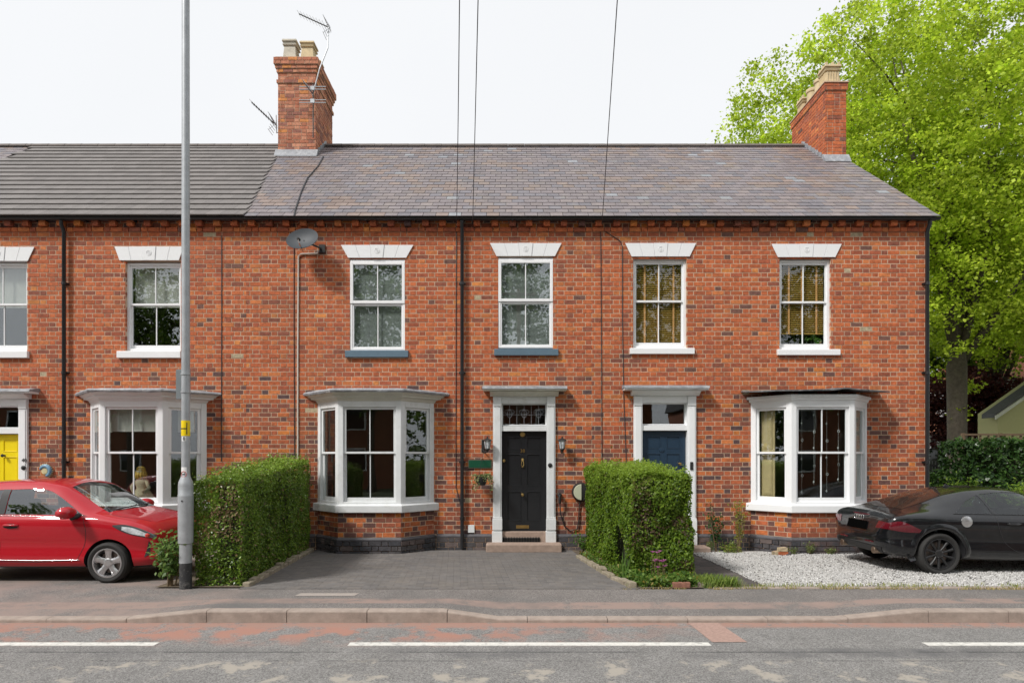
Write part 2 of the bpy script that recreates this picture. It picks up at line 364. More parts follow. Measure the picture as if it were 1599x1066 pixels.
# front yard base (tarmac) under cars and drives
struct(sheet('forecourt', 0, 0, [8.352, 9, 10, 11, 12, 12.6], lambda x, y: gz(x, y)-.006, 'pave', xs=XS))
kb = MB().box(-30,34,YK+.012,YK+.12,-.06,.0).build('kerb', 'joint'); struct(kb); ORG[kb.name] = Vector((0,0,0))
x = -12.3 - .335; edges = []
while x < 12: edges.append(x); x += .915
edges = [e for e in edges]
for e in edges:
    a, b = e+.004, e+.911; m = MB()
    za, zb = ktop(a), ktop(b); j = random.uniform(-.003,.003)
    def sec(X, zt): return [(X,YK+j,-.05),(X,YK+j,zt-.018),(X,YK+.006+j,zt-.006),(X,YK+.018+j,zt),(X,YK+.125,zt+.002),(X,YK+.125,-.05)]
    mids = [a] + [q for q in (-4.45,-3.52,-.79,-.15,3.73,4.64) if a < q < b] + [b]
    vs = [p for q in mids for p in sec(q, ktop(q))]; n = len(mids)
    fs = [(i*6+k, i*6+k+1, (i+1)*6+k+1, (i+1)*6+k) for i in range(n-1) for k in range(5)] + [(0,1,2,3,4,5), tuple((n-1)*6+k for k in range(5,-1,-1))]
    m.add(vs, fs); m.build('kerbstone', 'kerb', kb)
# markings
for a, b in ((-7.25,-3.585),(-1.645,1.995),(4.17,7.85)):
    m = MB(); m.box(a, b, 6.165, 6.27, -.0148, -.0105); o = m.build('road_line', 'linepaint'); struct(o)
pk = MB().add([(WX(1075,7.0),7.02,-.0105),(WX(1122,7.0),7.02,-.0105),(WX(1167,6.28),6.28,-.0105),(WX(1112,6.28),6.28,-.0105)], [(0,3,2,1)]); 
struct(pk.build('road_patch', 'pinktar'))
cv = MB(); X0, X1 = WX(465,8.0), WX(557,8.0); cv.add([(X0,7.88,gz(X0,7.88)+.004),(X1,7.88,gz(X1,7.88)+.004),(X1+.02,8.06,gz(X1,8.06)+.004),(X0+.02,8.06,gz(X0,8.06)+.004)], [(0,1,2,3)])
tag(cv.build('access_cover', 'ironcover'), 'pale rectangular access cover set flush in the dark pavement', 'access cover')

# paved drive (blocks) and path
def pavers(owner, xl, xr, y0, y1, bw, bl, pal, nmax, name='paver'):
    """running courses of blocks, xl(y)/xr(y) limits; the nearest nmax are objects of their own"""
    mesh = None; mb = MB(); cnt = 0; row = 0; y = y0
    base = MB().box(-bl/2+.0018, bl/2-.0018, -bw/2+.0018, bw/2-.0018, -.02, .006)
    me = None
    while y + bw <= y1:
        x = xl(y) - (row % 2) * bl/2
        while x < xr(y):
            a, b = max(x, xl(y)), min(x+bl, xr(y))
            if b-a > .03:
                c = random.choice(pal); k = random.uniform(.88,1.12); c = tuple(q*k for q in c)
                cx, cy = (a+b)/2, y+bw/2; z = gz(cx, cy)
                if b-a > bl-.01 and cnt < nmax:
                    if me is None:
                        t = base.build(name, 'paver_o', owner); me = t.data; o = t
                    else:
                        o = bpy.data.objects.new(name, me); link(o, owner)
                    o.location = Vector((cx, cy, z+random.uniform(-.001,.001))) - ORG[owner.name]; o.color = (*c, 1); o.rotation_euler = (R(-.0),0,0); cnt += 1
                else:
                    mb.col = c; mb.box(a+.0018, b-.0018, y+.0018, y+bw-.0018, z-.02, z+.006+random.uniform(-.001,.001))
            x += bl
        y += bw; row += 1
    if mb.v: stuff(mb.build(name+'s', 'paver_a', owner))
drv = MB(); drv.add([(-4.2,8.36,.078),(2.0,8.36,.078),(1.5,12.5,-.004),(-4.2,12.5,-.004)], [(0,1,2,3)])
drv = struct(drv.build('driveway', 'joint')); ORG[drv.name] = Vector((0,0,0))
pavers(drv, lambda y: -3.72 - .09*(y-8.4), lambda y: 1.78 - .13*(y-8.4), 8.37, 12.47, .104, .208, [(.137,.128,.122),(.142,.132,.124),(.133,.125,.120),(.146,.133,.122)], 300)
pth = MB(); pth.add([(2.5,8.45,.074),(3.6,8.45,.074),(3.6,12.5,-.004),(2.4,12.5,-.004)], [(0,1,2,3)]); pth = struct(pth.build('path', 'joint')); ORG[pth.name] = Vector((0,0,0))
pavers(pth, lambda y: 2.50, lambda y: 3.52, 8.52, 12.0, .11, .22, [(.075,.066,.063),(.09,.078,.073),(.06,.055,.055)], 150)
# gravel
gv = struct(sheet('gravel', 3.53, 14, [8.52, 9.2, 10, 11, 12.3], lambda x, y: gz(x, y)+.004, 'gravelbase')); ORG[gv.name] = Vector((0,0,0))
def pebbles():
    n = 26000; mb_v = []; X = rng.uniform(3.5, 10.5, n); Y = 8.55 + (12.1-8.55)*rng.random(n)**1.25
    s = rng.uniform(.008,.017,n); Z = .085*(12.5-Y)/4.15 + .004 + s*.3
    base = np.array([(1,0,0),(-1,0,0),(0,1,0),(0,-1,0),(0,0,.7),(0,0,-.7)]); 
    ang = rng.uniform(0,6.28,n); ca, sa = np.cos(ang), np.sin(ang)
    v = base[None]*s[:,None,None]*rng.uniform(.6,1.4,(n,6,1)); vx = v[:,:,0]*ca[:,None]-v[:,:,1]*sa[:,None]; vy = v[:,:,0]*sa[:,None]+v[:,:,1]*ca[:,None]
    P = np.stack([vx+X[:,None], vy+Y[:,None], v[:,:,2]+Z[:,None]], 2).reshape(-1,3)
    f = np.array([(0,2,4),(2,1,4),(1,3,4),(3,0,4),(2,0,5),(1,2,5),(3,1,5),(0,3,5)])
    Fc = (np.arange(n)[:,None,None]*6 + f[None]).reshape(-1,3)
    me = bpy.data.meshes.new('stones'); me.vertices.add(len(P)); me.vertices.foreach_set('co', P.ravel().astype(np.float32))
    me.loops.add(len(Fc)*3); me.loops.foreach_set('vertex_index', Fc.ravel().astype(np.int32))
    me.polygons.add(len(Fc)); me.polygons.foreach_set('loop_start', np.arange(0,len(Fc)*3,3,dtype=np.int32)); me.update(calc_edges=True)
    c = np.repeat(np.where(rng.random((n,1))<.13, np.array([[.16,.15,.14]]), np.array([[.55,.54,.525]]))*rng.uniform(.7,1.15,(n,1)), 8, axis=0)
    at = me.attributes.new('col','FLOAT_COLOR','FACE'); at.data.foreach_set('color', np.c_[c, np.ones(len(c))].astype(np.float32).ravel())
    me.materials.append(M['pebble']); o = bpy.data.objects.new('stones', me); link(o, gv); stuff(o)
pebbles()
ed = MB()
x = 2.75
ke = struct(MB().box(2.7,14,8.42,8.50,-.02,.072).build('edging', 'joint')); ORG[ke.name] = Vector((0,0,0))
while x < 12:
    MB().box(x, x+.595, 8.405, 8.515, 0, .094).build('edging_stone', 'kerb', ke, bevel=.008); x += .6

# ------------------------------------------------------------------ brickwork
CH = .0913
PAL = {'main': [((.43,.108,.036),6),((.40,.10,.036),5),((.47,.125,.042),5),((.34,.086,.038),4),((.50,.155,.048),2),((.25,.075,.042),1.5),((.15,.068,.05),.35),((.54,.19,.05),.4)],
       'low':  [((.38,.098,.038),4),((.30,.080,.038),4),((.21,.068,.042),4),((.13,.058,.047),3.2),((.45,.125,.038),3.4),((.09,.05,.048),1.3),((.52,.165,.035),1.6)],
       'blue': [((.055,.052,.058),4),((.075,.068,.070),3),((.11,.085,.08),2),((.045,.045,.052),2)],
       'chim': [((.44,.17,.095),5),((.38,.13,.07),4),((.50,.22,.13),3),((.26,.10,.07),2),((.52,.2,.06),1)],
       'odd':  [((.42,.34,.22),1)]}
def pick(pal):
    p = PAL[pal]; r = random.uniform(0, sum(q[1] for q in p))
    for c, wt in p:
        r -= wt
        if r <= 0: break
    k = random.uniform(.88,1.13); return tuple(min(.9, q*k) for q in c)
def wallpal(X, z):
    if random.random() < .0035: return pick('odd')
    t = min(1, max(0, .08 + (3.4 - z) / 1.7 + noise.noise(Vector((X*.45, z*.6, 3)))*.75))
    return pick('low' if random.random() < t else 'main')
class Bricks:
    """collects bricks of one house: each (centre, u, n, length, height, depth, colour)"""
    def __init__(s): s.b = []
    def lay(s, P, u, nrm, L, z0, nc, holes=(), pal=None, ch=CH, proud=.0, phase=0., deep=.02):
        u = Vector((*u, 0)); nv = Vector((*nrm, 0)); P = Vector((*P, 0))
        for i in range(nc):
            zc = z0 + (i+.5)*ch; a = -((i % 2)*.1875 + phase) % .375 - .375; kk = 0
            while a < L:
                ln = .245 if kk % 2 == 0 else .130
                segs = [(max(0, a), min(L, a+ln-.0115))]; edge = 0
                for h0, h1, hz0, hz1 in holes:
                    if hz0 < zc < hz1:
                        ns = []
                        for p, q in segs:
                            if q <= h0 or p >= h1: ns.append((p, q)); continue
                            if p < h0: ns.append((p, h0)); edge = 1
                            if q > h1: ns.append((h1, q)); edge = 1
                        segs = ns
                for p, q in segs:
                    if q - p < .012: continue
                    mid = P + u*((p+q)/2); c = pal if isinstance(pal, tuple) else (pick(pal) if pal else wallpal(mid.x, zc))
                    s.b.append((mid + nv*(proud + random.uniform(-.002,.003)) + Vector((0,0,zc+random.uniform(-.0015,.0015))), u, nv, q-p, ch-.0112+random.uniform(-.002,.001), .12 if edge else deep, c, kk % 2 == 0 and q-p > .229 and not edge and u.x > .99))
                a += ln; kk += 1
    def build(s, house, nsingle=300, name='brick', score=None):
        og = ORG[house.name]; full = [b for b in s.b if b[7]]
        full.sort(key=score or (lambda b: abs(b[0].z - 2.2) + .3*abs(b[0].x - og.x)))
        single = set(id(b) for b in full[:nsingle]); me = None
        mb = MB()
        def geom(m, c, u, n, ln, h, dp, jit=.0015):
            vs = []
            for dd, ins in ((0, .003), (-.006, 0), (-dp, 0)):
                for sx, sz in ((-1,-1),(1,-1),(1,1),(-1,1)):
                    vs.append(c + u*(sx*(ln/2-ins)+random.uniform(-jit,jit)) + n*dd + Vector((0,0,sz*(h/2-ins)+random.uniform(-jit,jit))))
            m.add(vs, [(0,1,2,3)] + [(r*4+k, (r+1)*4+k, (r+1)*4+(k+1)%4, r*4+(k+1)%4) for r in (0,1) for k in range(4)])
        for b in s.b:
            c, u, n, ln, h, dp, col, _ = b
            if id(b) in single:
                if me is None:
                    t = MB(); geom(t, Vector((0,0,0)), Vector((1,0,0)), Vector((0,-1,0)), .2335, .080, .02); t2 = t
                    me = bpy.data.meshes.new(name); me.from_pydata(t.v, [], t.f); me.materials.append(M['brick_o'])
                o = bpy.data.objects.new(name, me); link(o, house); o.location = c - og; o.color = (*col, 1)
            else:
                mb.col = col; geom(mb, c, u, n, ln, h, dp)
        return stuff(mb.build('brickwork', 'brick_a', house, recalc=False))
def wall_back(house, x0, x1, z0, z1, holes, y0=DW+.0035, th=.24):
    xs = sorted(set([x0, x1] + [h for q in holes for h in q[:2] if x0 < h < x1])); zs = sorted(set([z0, z1] + [h for q in holes for h in q[2:] if z0 < h < z1]))
    m = MB()
    for a, b in zip(xs, xs[1:]):
        run = None
        for c, d in zip(zs, zs[1:]):
            inside = any(h[0] < (a+b)/2 < h[1] and h[2] < (c+d)/2 < h[3] for h in holes)
            if not inside: run = (run[0], d) if run else (c, d)
            if inside or d == zs[-1]:
                if run: m.box(a, b, y0, y0+th, *run); run = None
    return m.build('wall', 'mortar', house)
Z_EAVE = 6.70; YR = 16.8; ZR = 10.34; YE = 12.29; ZE = 6.672
PITCH = math.atan2(ZR-ZE, YR-YE); SL = math.hypot(ZR-ZE, YR-YE)
def roofpt(X, s, off=0.):
    return Vector((X, YE + s*math.cos(PITCH) - off*math.sin(PITCH), ZE + s*math.sin(PITCH) + off*math.cos(PITCH)))
def roof_cover(house, roof, xl, xr, *a_, cl=True, cr=True, **k_): return _roof_cover(house, roof, xl, xr, cl, cr, *a_, **k_)
def _roof_cover(house, roof, xl, xr, cl, cr, gauge, width, thick, colf, m_o, m_a, nsingle, name, lap=.06, stagger=True, jit=.004):
    og = ORG[house.name]; rows = int(SL/gauge)+1; cnt = 0; me = None; mb = MB()
    for k in range(rows):
        s0 = k*gauge - .03; ln = min(gauge+lap, SL - s0)
        if ln < .05: continue
        a = xl(s0+.1) - (random.random()*.05 if not stagger else 0) ; x = math.floor(a/width)*width + ((k % 2)*width/2 if stagger else 0) - width
        while x < xr:
            p, q = (max(x, a) if cl else x), (min(x+width, xr) if cr else x+width)
            if (not cl and x+width/2 < a) or (not cr and x+width/2 >= xr): x += width; continue
            if q-p > .04:
                c = colf((p+q)/2, s0); cen = roofpt((p+q)/2, s0+ln/2, thick*1.6 + random.uniform(0, jit*.5)); tilt = math.atan2(thick, gauge)
                rot = Matrix.Rotation(PITCH - tilt + random.uniform(-.006,.006), 4, 'X') @ Matrix.Rotation(random.uniform(-jit, jit)*1.5, 4, 'Z')
                if cnt < nsingle and q-p > width-.005 and ln > gauge+lap-.01:
                    if me is None:
                        t = MB().box(-width/2+.0045, width/2-.0045, -ln/2, ln/2, -thick/2, thick/2).build(name, m_o); me = t.data; bpy.data.objects.remove(t)
                    o = bpy.data.objects.new(name, me); link(o, roof); o.matrix_local = Matrix.Translation(cen - og) @ rot; o.color = (*c, 1); cnt += 1
                else:
                    mb.col = c; w2 = (q-p)/2-.0045
                    vs = [cen + rot @ Vector((sx*w2, sy*ln/2, sz*thick/2)) for sz in (-1,1) for sy in (-1,1) for sx in (-1,1)]
                    mb.add(vs, [(0,2,3,1),(4,5,7,6),(0,1,5,4),(2,6,7,3),(0,4,6,2),(1,3,7,5)])
            x += width
    if mb.v: stuff(mb.build(name+'s', m_a, roof, recalc=False))
def slatecol(X, s):
    n = noise.noise(Vector((X*.5, s*.7, 1.))); r = random.random()
    c = (.200,.172,.178) if r < .5 else (.22,.185,.182) if r < .74 else (.175,.163,.18) if r < .92 else (.235,.185,.16) if r < .985 else (.27,.28,.30)
    if n > .15 and random.random() < .35: c = (.235,.178,.155)
    if X > 4.5: c = tuple(q*1.04 for q in c)
    k = random.uniform(.80,1.04); return tuple(q*k for q in c)
def tilecol(X, s):
    k = random.uniform(.9,1.1); return (.165*k,.151*k,.144*k)
def roof_base(house, x0, x1):
    m = MB(); a, b = roofpt(0, .02, -.02), roofpt(0, SL, -.03); yb = 2*YR - YE
    m.prism([(a.y, a.z),(b.y, b.z),(yb, a.z),(yb, a.z-.08),(b.y, b.z-.12),(a.y+.03, a.z-.015)], 0, x0, x1)
    return m.build('roof', 'farroof', house)
def ridge_tiles(roof, x0, x1, mat_='ridge'):
    x = x0
    while x < x1 - .05:
        e = min(x+.45, x1); m = MB(); r = .125
        n = 8; vs = []
        for X, rr in ((x+.003, r), (e-.003, r*1.03)):
            for k in range(n+1):
                a = math.pi*k/n; vs.append((X, YR - rr*math.cos(a)*1.15, ZR - .045 + rr*math.sin(a)*.85))
        fs = [(k, k+1, n+2+k, n+1+k) for k in range(n)] + [tuple(range(n,-1,-1)), tuple(range(n+1, 2*n+2))]
        m.add(vs, fs); m.build('ridge_tile', mat_, roof, smooth='edge'); x = e

# ------------------------------------------------------------------ joinery
def lintel(house, cx, ztop, zbot, wt, wb):
    bk = MB().prism([(cx-wb/2+.01, zbot+.005),(cx+wb/2-.01, zbot+.005),(cx+wt/2-.02, ztop-.005),(cx-wt/2+.02, ztop-.005)], 1, DW-.012, DW+.10).build('lintel', 'white', house)
    for k in range(5):
        t0, t1 = k/5, (k+1)/5; g = .0025; f = .022 if k != 2 else .032
        xs = [cx-wb/2+wb*t0+g, cx-wb/2+wb*t1-g, cx-wt/2+wt*t1-g, cx-wt/2+wt*t0+g]
        m = MB().prism([(xs[0], zbot),(xs[1], zbot),(xs[2], ztop),(xs[3], ztop)], 1, DW-f, DW-.011); 
        if k == 2:
            zc = (ztop+zbot)/2 + .01
            for r in (.052, .030): m.tube([(cx+r*math.cos(a*math.pi/8), DW-f-.001, zc+r*math.sin(a*math.pi/8)) for a in range(17)], .006, 6, False)
            m.lathe([(.0,-.008),(.014,-.004),(.016,.004)], (cx, DW-f-.002, zc), 1, 10)
        m.build('lintel_block', 'white', bk, bevel=.004)
def sash_pair(par, cx, z0, z1, w_, yf, mat_, st=.045, bar=.018, zm=None, glass='glass', off=.03, nbar=1, botrail=.075, T=None):
    """two sliding sashes with panes; T maps local (x along, y depth, z) to world for canted sides"""
    T = T or (lambda p: p); zm = zm or (z0+z1)/2
    def bx(m, *a):
        n0 = len(m.v); m.box(*a); m.v[n0:] = [tuple(T(Vector(p))) for p in m.v[n0:]]
    for up in (0, 1):
        a, b = (zm-.02, z1) if up else (z0, zm+.02); y = yf if up else yf+off
        br = .04 if up else botrail; tr = .045 if up else .035
        m = MB(); bx(m, cx-w_/2, cx-w_/2+st, y, y+.038, a, b); bx(m, cx+w_/2-st, cx+w_/2, y, y+.038, a, b)
        bx(m, cx-w_/2+st, cx+w_/2-st, y+.001, y+.037, a, a+br); bx(m, cx-w_/2+st, cx+w_/2-st, y+.001, y+.037, b-tr, b)
        for k in range(nbar):
            xx = cx - w_/2 + st + (w_-2*st)*(k+1)/(nbar+1); bx(m, xx-bar/2, xx+bar/2, y+.003, y+.034, a+br, b-tr)
        s = m.build('sash', mat_, par, bevel=.003)
        ed_ = [cx-w_/2+st] + [cx-w_/2+st+(w_-2*st)*(k+1)/(nbar+1) for k in range(nbar)] + [cx+w_/2-st]
        for p, q in zip(ed_, ed_[1:]):
            g = MB(); bx(g, p-.004, q+.004, y+.016, y+.021, a+br-.004, b-tr+.004); g.build('pane', glass, par)
def blind(par, cx, w_, z0, z1, y, mat_, pitch, ang, sw, tapes=0):
    m = MB(); z = z1; c, s = math.cos(ang)*sw/2, math.sin(ang)*sw/2
    while z > z0:
        m.add([(cx-w_/2, y-c, z-s),(cx+w_/2, y-c, z-s),(cx+w_/2, y+c, z+s),(cx-w_/2, y+c, z+s),
               (cx-w_/2, y-c, z-s+.003),(cx+w_/2, y-c, z-s+.003),(cx+w_/2, y+c, z+s+.003),(cx-w_/2, y+c, z+s+.003)],
              [(0,3,2,1),(4,5,6,7),(0,1,5,4),(1,2,6,5),(2,3,7,6),(3,0,4,7)]); z -= pitch
    m.box(cx-w_/2, cx+w_/2, y-.02, y+.02, z0-.03, z0-.002)
    o = m.build('blind', mat_, par)
    for k in range(tapes):
        X = cx - w_/2 + w_*(k+.5+(.12 if k==0 else -.0))/tapes
        MB().box(X-.019, X+.019, y-.032, y-.029, z0-.03, z1).build('blind_tape', 'tape', par)
def upper_window(house, x0, x1, y0, y1, sill, style, lint, hole):
    """pixel rectangle of the frame on the facade"""
    a, b, t, u = WX(x0), WX(x1), WZ(y0), WZ(y1); cx = (a+b)/2; W = b-a
    lintel(house, WX((lint[0]+lint[1])/2), WZ(lint[4]), WZ(lint[5]), WX(lint[1])-WX(lint[0]), WX(lint[3])-WX(lint[2]))
    fm = 'upvc' if style == 'upvc' else 'white'; y = DW + (.012 if style == 'upvc' else .06); fw = .055 if style == 'upvc' else .06
    m = MB(); m.box(a, a+fw, y, y+.12, u, t); m.box(b-fw, b, y, y+.12, u, t); m.box(a+fw, b-fw, y+.001, y+.119, t-fw*.9, t); m.box(a+fw, b-fw, y+.001, y+.119, u, u+fw*.8)
    o = m.build('window', fm, house, bevel=.004)
    if style == 'upvc':
        zm = WZ((y0+y1)/2 - 2); 
        for up in (1, 0):
            p, q = (zm, t-.045) if up else (u+.035, zm-.005); yy = y-.016 if up else y+.012; st = .06 if up else .035; s0, s1 = (a+.012, b-.012) if up else (a+fw-.006, b-fw+.006)
            m = MB(); m.box(s0, s0+st, yy, yy+.06, p, q); m.box(s1-st, s1, yy, yy+.06, p, q); m.box(s0+st, s1-st, yy+.001, yy+.059, p, p+st); m.box(s0+st, s1-st, yy+.001, yy+.059, q-st, q)
            m.box(cx-.010, cx+.010, yy+.022, yy+.04, p+st, q-st); m.build('sash', 'upvc', o, bevel=.006)
            for c0, c1 in ((s0+st, cx-.01), (cx+.01, s1-st)): MB().box(c0-.003, c1+.003, yy+.028, yy+.033, p+st-.003, q-st+.003).build('pane', 'glass', o)
        blind(o, cx, W-.13, u+.10, t-.08, y+.11, 'blind', .024, R(50), .026)
    else:
        sash_pair(o, cx, u+fw*.8, t-fw*.9, W-2*fw+.03, y+.025, 'white', zm=WZ(y0+(y1-y0)*.47), glass='glassw' if style != 'net' else 'glass')
        if style == 'wood1': blind(o, cx, W-.16, u+.10, t-.1, y+.125, 'woodblind', .044, R(52), .05, 3)
        if style == 'wood2':
            blind(o, cx, W-.16, u+.36, t-.1, y+.125, 'woodblind', .044, R(52), .05, 3)
        if style == 'net': MB().box(a+.08, b-.08, y+.16, y+.165, (u+t)/2+.02, t-.05).build('blind', 'roller', o)
    sm = 'bluesill' if style == 'upvc' else 'white'
    p, q, zt, zb = WX(sill[0]), WX(sill[1]), WZ(sill[2]), WZ(sill[3])
    MB().prism([(DW-.065, zb),(DW-.065, zt-.02),(DW-.055, zt-.008),(DW+.10, zt+.012),(DW+.10, zb)], 0, p, q).build('window_sill', sm, o, bevel=.005)
    return (a+.01, b-.01, zb, t+.02)
BAYP = .57; BH = .61; BW = 1.18      # bay projection, half front, half at the wall
def bay_poly(cx, e=0., back=DW+.02):
    k = e*math.tan(R(22.5)); 
    return [(cx-BW-e*math.sqrt(2)+ (0 if e == 0 else 0), back), (cx-BW-e*math.sqrt(2), DW-.0), (cx-BH-k, DW-BAYP-e), (cx+BH+k, DW-BAYP-e), (cx+BW+e*math.sqrt(2), DW-.0), (cx+BW+e*math.sqrt(2), back)]
def bay_loft(m, cx, levels, back=DW+.02):
    """levels (e, z) rings going up, closed top and bottom"""
    vs = []; n = 6
    for e, z in levels: vs += [(p[0], p[1], z) for p in bay_poly(cx, e, back)]
    L_ = len(levels); fs = [(i*n+k, i*n+(k+1)%n, (i+1)*n+(k+1)%n, (i+1)*n+k) for i in range(L_-1) for k in range(n)] + [tuple(range(n)), tuple(range((L_-1)*n, L_*n))]
    m.add(vs, fs)
def bay_window(house, bricks, cx, style):
    zs0, zs1 = .805, .955; zf0 = .958; zt = 2.985
    # brick base and its plinth
    core = MB(); bay_loft(core, cx, [(-.004, -.05), (-.004, zs0)]); core.build('bay_base', 'mortar', house)
    faces = [((cx-BW, DW), (math.sqrt(.5), -math.sqrt(.5)), (-math.sqrt(.5), -math.sqrt(.5)), math.hypot(BW-BH, BAYP)),
             ((cx-BH, DW-BAYP), (1,0), (0,-1), 2*BH), ((cx+BH, DW-BAYP), (math.sqrt(.5), math.sqrt(.5)), (math.sqrt(.5), -math.sqrt(.5)), math.hypot(BW-BH, BAYP))]
    for P, u, n, L_ in faces:
        bricks.lay(P, u, n, L_, .325, 5, pal='low', ch=.096, phase=random.random()*.3)
        bricks.lay((P[0]+n[0]*.035-u[0]*.014, P[1]+n[1]*.035-u[1]*.014), u, n, L_+.028, -.03, 3, pal='blue', ch=.0945, phase=random.random()*.3)
    # chamfered blue course
    pc = MB(); bay_loft(pc, cx, [(.032, .255), (.032, .285), (.004, .322)]); pc.build('plinth_course', 'leaddark' if 0 else M['plinthc'], house, bevel=.004)
    # timber
    m = MB(); D = lambda e, z: (e, z)
    post = .11
    T = []
    for P, u, n, L_ in faces:
        uu, nn = Vector((*u,0)), Vector((*n,0)); P3 = Vector((*P,0))
        T.append((lambda p, P3=P3, uu=uu, nn=nn: P3 + uu*p.x - nn*p.y + Vector((0,0,p.z)), L_))
    fr = MB()
    def fbx(i, *a):
        n0 = len(fr.v); fr.box(*a); fr.v[n0:] = [tuple(T[i][0](Vector(p))) for p in fr.v[n0:]]
    wins = []
    for i in range(3):
        L_ = T[i][1]; e0 = (.105 if i != 1 else .10); 
        fbx(i, 0, e0, .0, .10, zf0, zt); fbx(i, L_-e0, L_, .0, .10, zf0, zt)
        fbx(i, e0, L_-e0, .004, .10, zt-.135, zt); fbx(i, e0, L_-e0, .004, .10, zf0, zf0+.055)
        wins.append((e0, L_-e0))
    bw = fr.build('bay_window', 'white' if style != 'grey' else 'greypaint', house, bevel=.006)
    wm = 'white' if style != 'grey' else 'greypaint'
    for i in range(3):
        a, b = wins[i]; L_ = T[i][1]
        sash_pair(bw, (a+b)/2, zf0+.055, zt-.135, b-a, .035, 'upvc' if style == 'upvc' else wm, st=.05 if style != 'upvc' else .06, zm=WZ(706.4, 11.92), glass='glassd', nbar=1 if i == 1 else 0, T=T[i][0], botrail=.08)
    s = MB(); bay_loft(s, cx, [(.06, zs0), (.07, zs0+.01), (.07, zs1-.015), (.06, zs1), (0, zf0+.012)]); s.build('bay_sill', wm, bw, bevel=.005)
    c = MB()
    if style == 'open':   # plain cap, lead sheet lifted off the boards
        bay_loft(c, cx, [(.0, zt-.01), (.02, zt), (.03, zt+.05), (.06, zt+.055), (.06, zt+.105), (.0, zt+.108)]); c.build('bay_cornice', 'white', bw, bevel=.004)
        for k, X in enumerate((-.95,-.55,-.1,.35,.8)): MB().box(cx+X, cx+X+.045, DW-.46+.25*(abs(X)>.7), DW, zt+.11, zt+.185).build('rafter_end', 'wood', bw)
        l = MB(); pts = []
        nx, ny = 26, 6
        for j in range(ny):
            for i in range(nx):
                t = i/(nx-1); X = cx - 1.38 + 2.78*t; dep = min(.78, .42 + 1.1*min(t, 1-t)*1.3) * j/(ny-1)
                z = zt+.235 - .05*j/(ny-1) + .02*noise.noise(Vector((X*2.3, j*.6, 5))) + (.045*math.exp(-((X-cx-.35)/.16)**2))
                pts.append((X, DW+.02-dep, z))
        l.add(pts + [(p[0], p[1], p[2]-.022) for p in pts], [(j*nx+i, j*nx+i+1, (j+1)*nx+i+1, (j+1)*nx+i) for j in range(ny-1) for i in range(nx-1)] +
              [(nx*ny+j*nx+i, nx*ny+(j+1)*nx+i, nx*ny+(j+1)*nx+i+1, nx*ny+j*nx+i+1) for j in range(ny-1) for i in range(nx-1)] +
              [((ny-1)*nx+i, (ny-1)*nx+i+1, nx*ny+(ny-1)*nx+i+1, nx*ny+(ny-1)*nx+i) for i in range(nx-1)] +
              [(j*nx, (j+1)*nx, nx*ny+(j+1)*nx, nx*ny+j*nx) for j in range(ny-1)] + [(j*nx+nx-1, (j+1)*nx+nx-1, nx*ny+(j+1)*nx+nx-1, nx*ny+j*nx+nx-1) for j in range(ny-1)])
        l.build('lead_roof', 'leaddark', bw, smooth=False)
    else:
        cm = 'cream' if style == 'grey' else 'white'
        bay_loft(c, cx, [(.0, zt-.02), (.015, zt), (.03, zt+.03), (.10, zt+.055), (.10, zt+.085), (.125, zt+.09), (.15, zt+.12), (.19, zt+.15), (.19, zt+.165), (0, zt+.168)]); c.build('bay_cornice', cm, bw, bevel=.003)
        l = MB(); bay_loft(l, cx, [(.21, zt+.135), (.225, zt+.168), (.20, zt+.20), (-.25, zt+.255), (-.5, zt+.262)], DW+.01); lo = l.build('lead_roof', 'lead', bw)
        md = lo.modifiers.new('s', 'SUBSURF'); md.subdivision_type = 'SIMPLE'; md.levels = 4; md.render_levels = 4
        tx = bpy.data.textures.new('leadwave', 'CLOUDS'); tx.noise_scale = .16
        dm = lo.modifiers.new('d', 'DISPLACE'); dm.texture = tx; dm.strength = .03; dm.mid_level = .5; dm.texture_coords = 'GLOBAL'
        fl = MB().box(cx-.4, cx+.45, DW-.03, DW-.004, zt+.225, zt+.275); fl.build('lead_flashing', 'lead', bw)
    return bw
M['plinthc'] = mat('blue_plinth_brick', (.075,.072,.08), .6, var=.4, vscale=6, bump=.4, bscale=60)
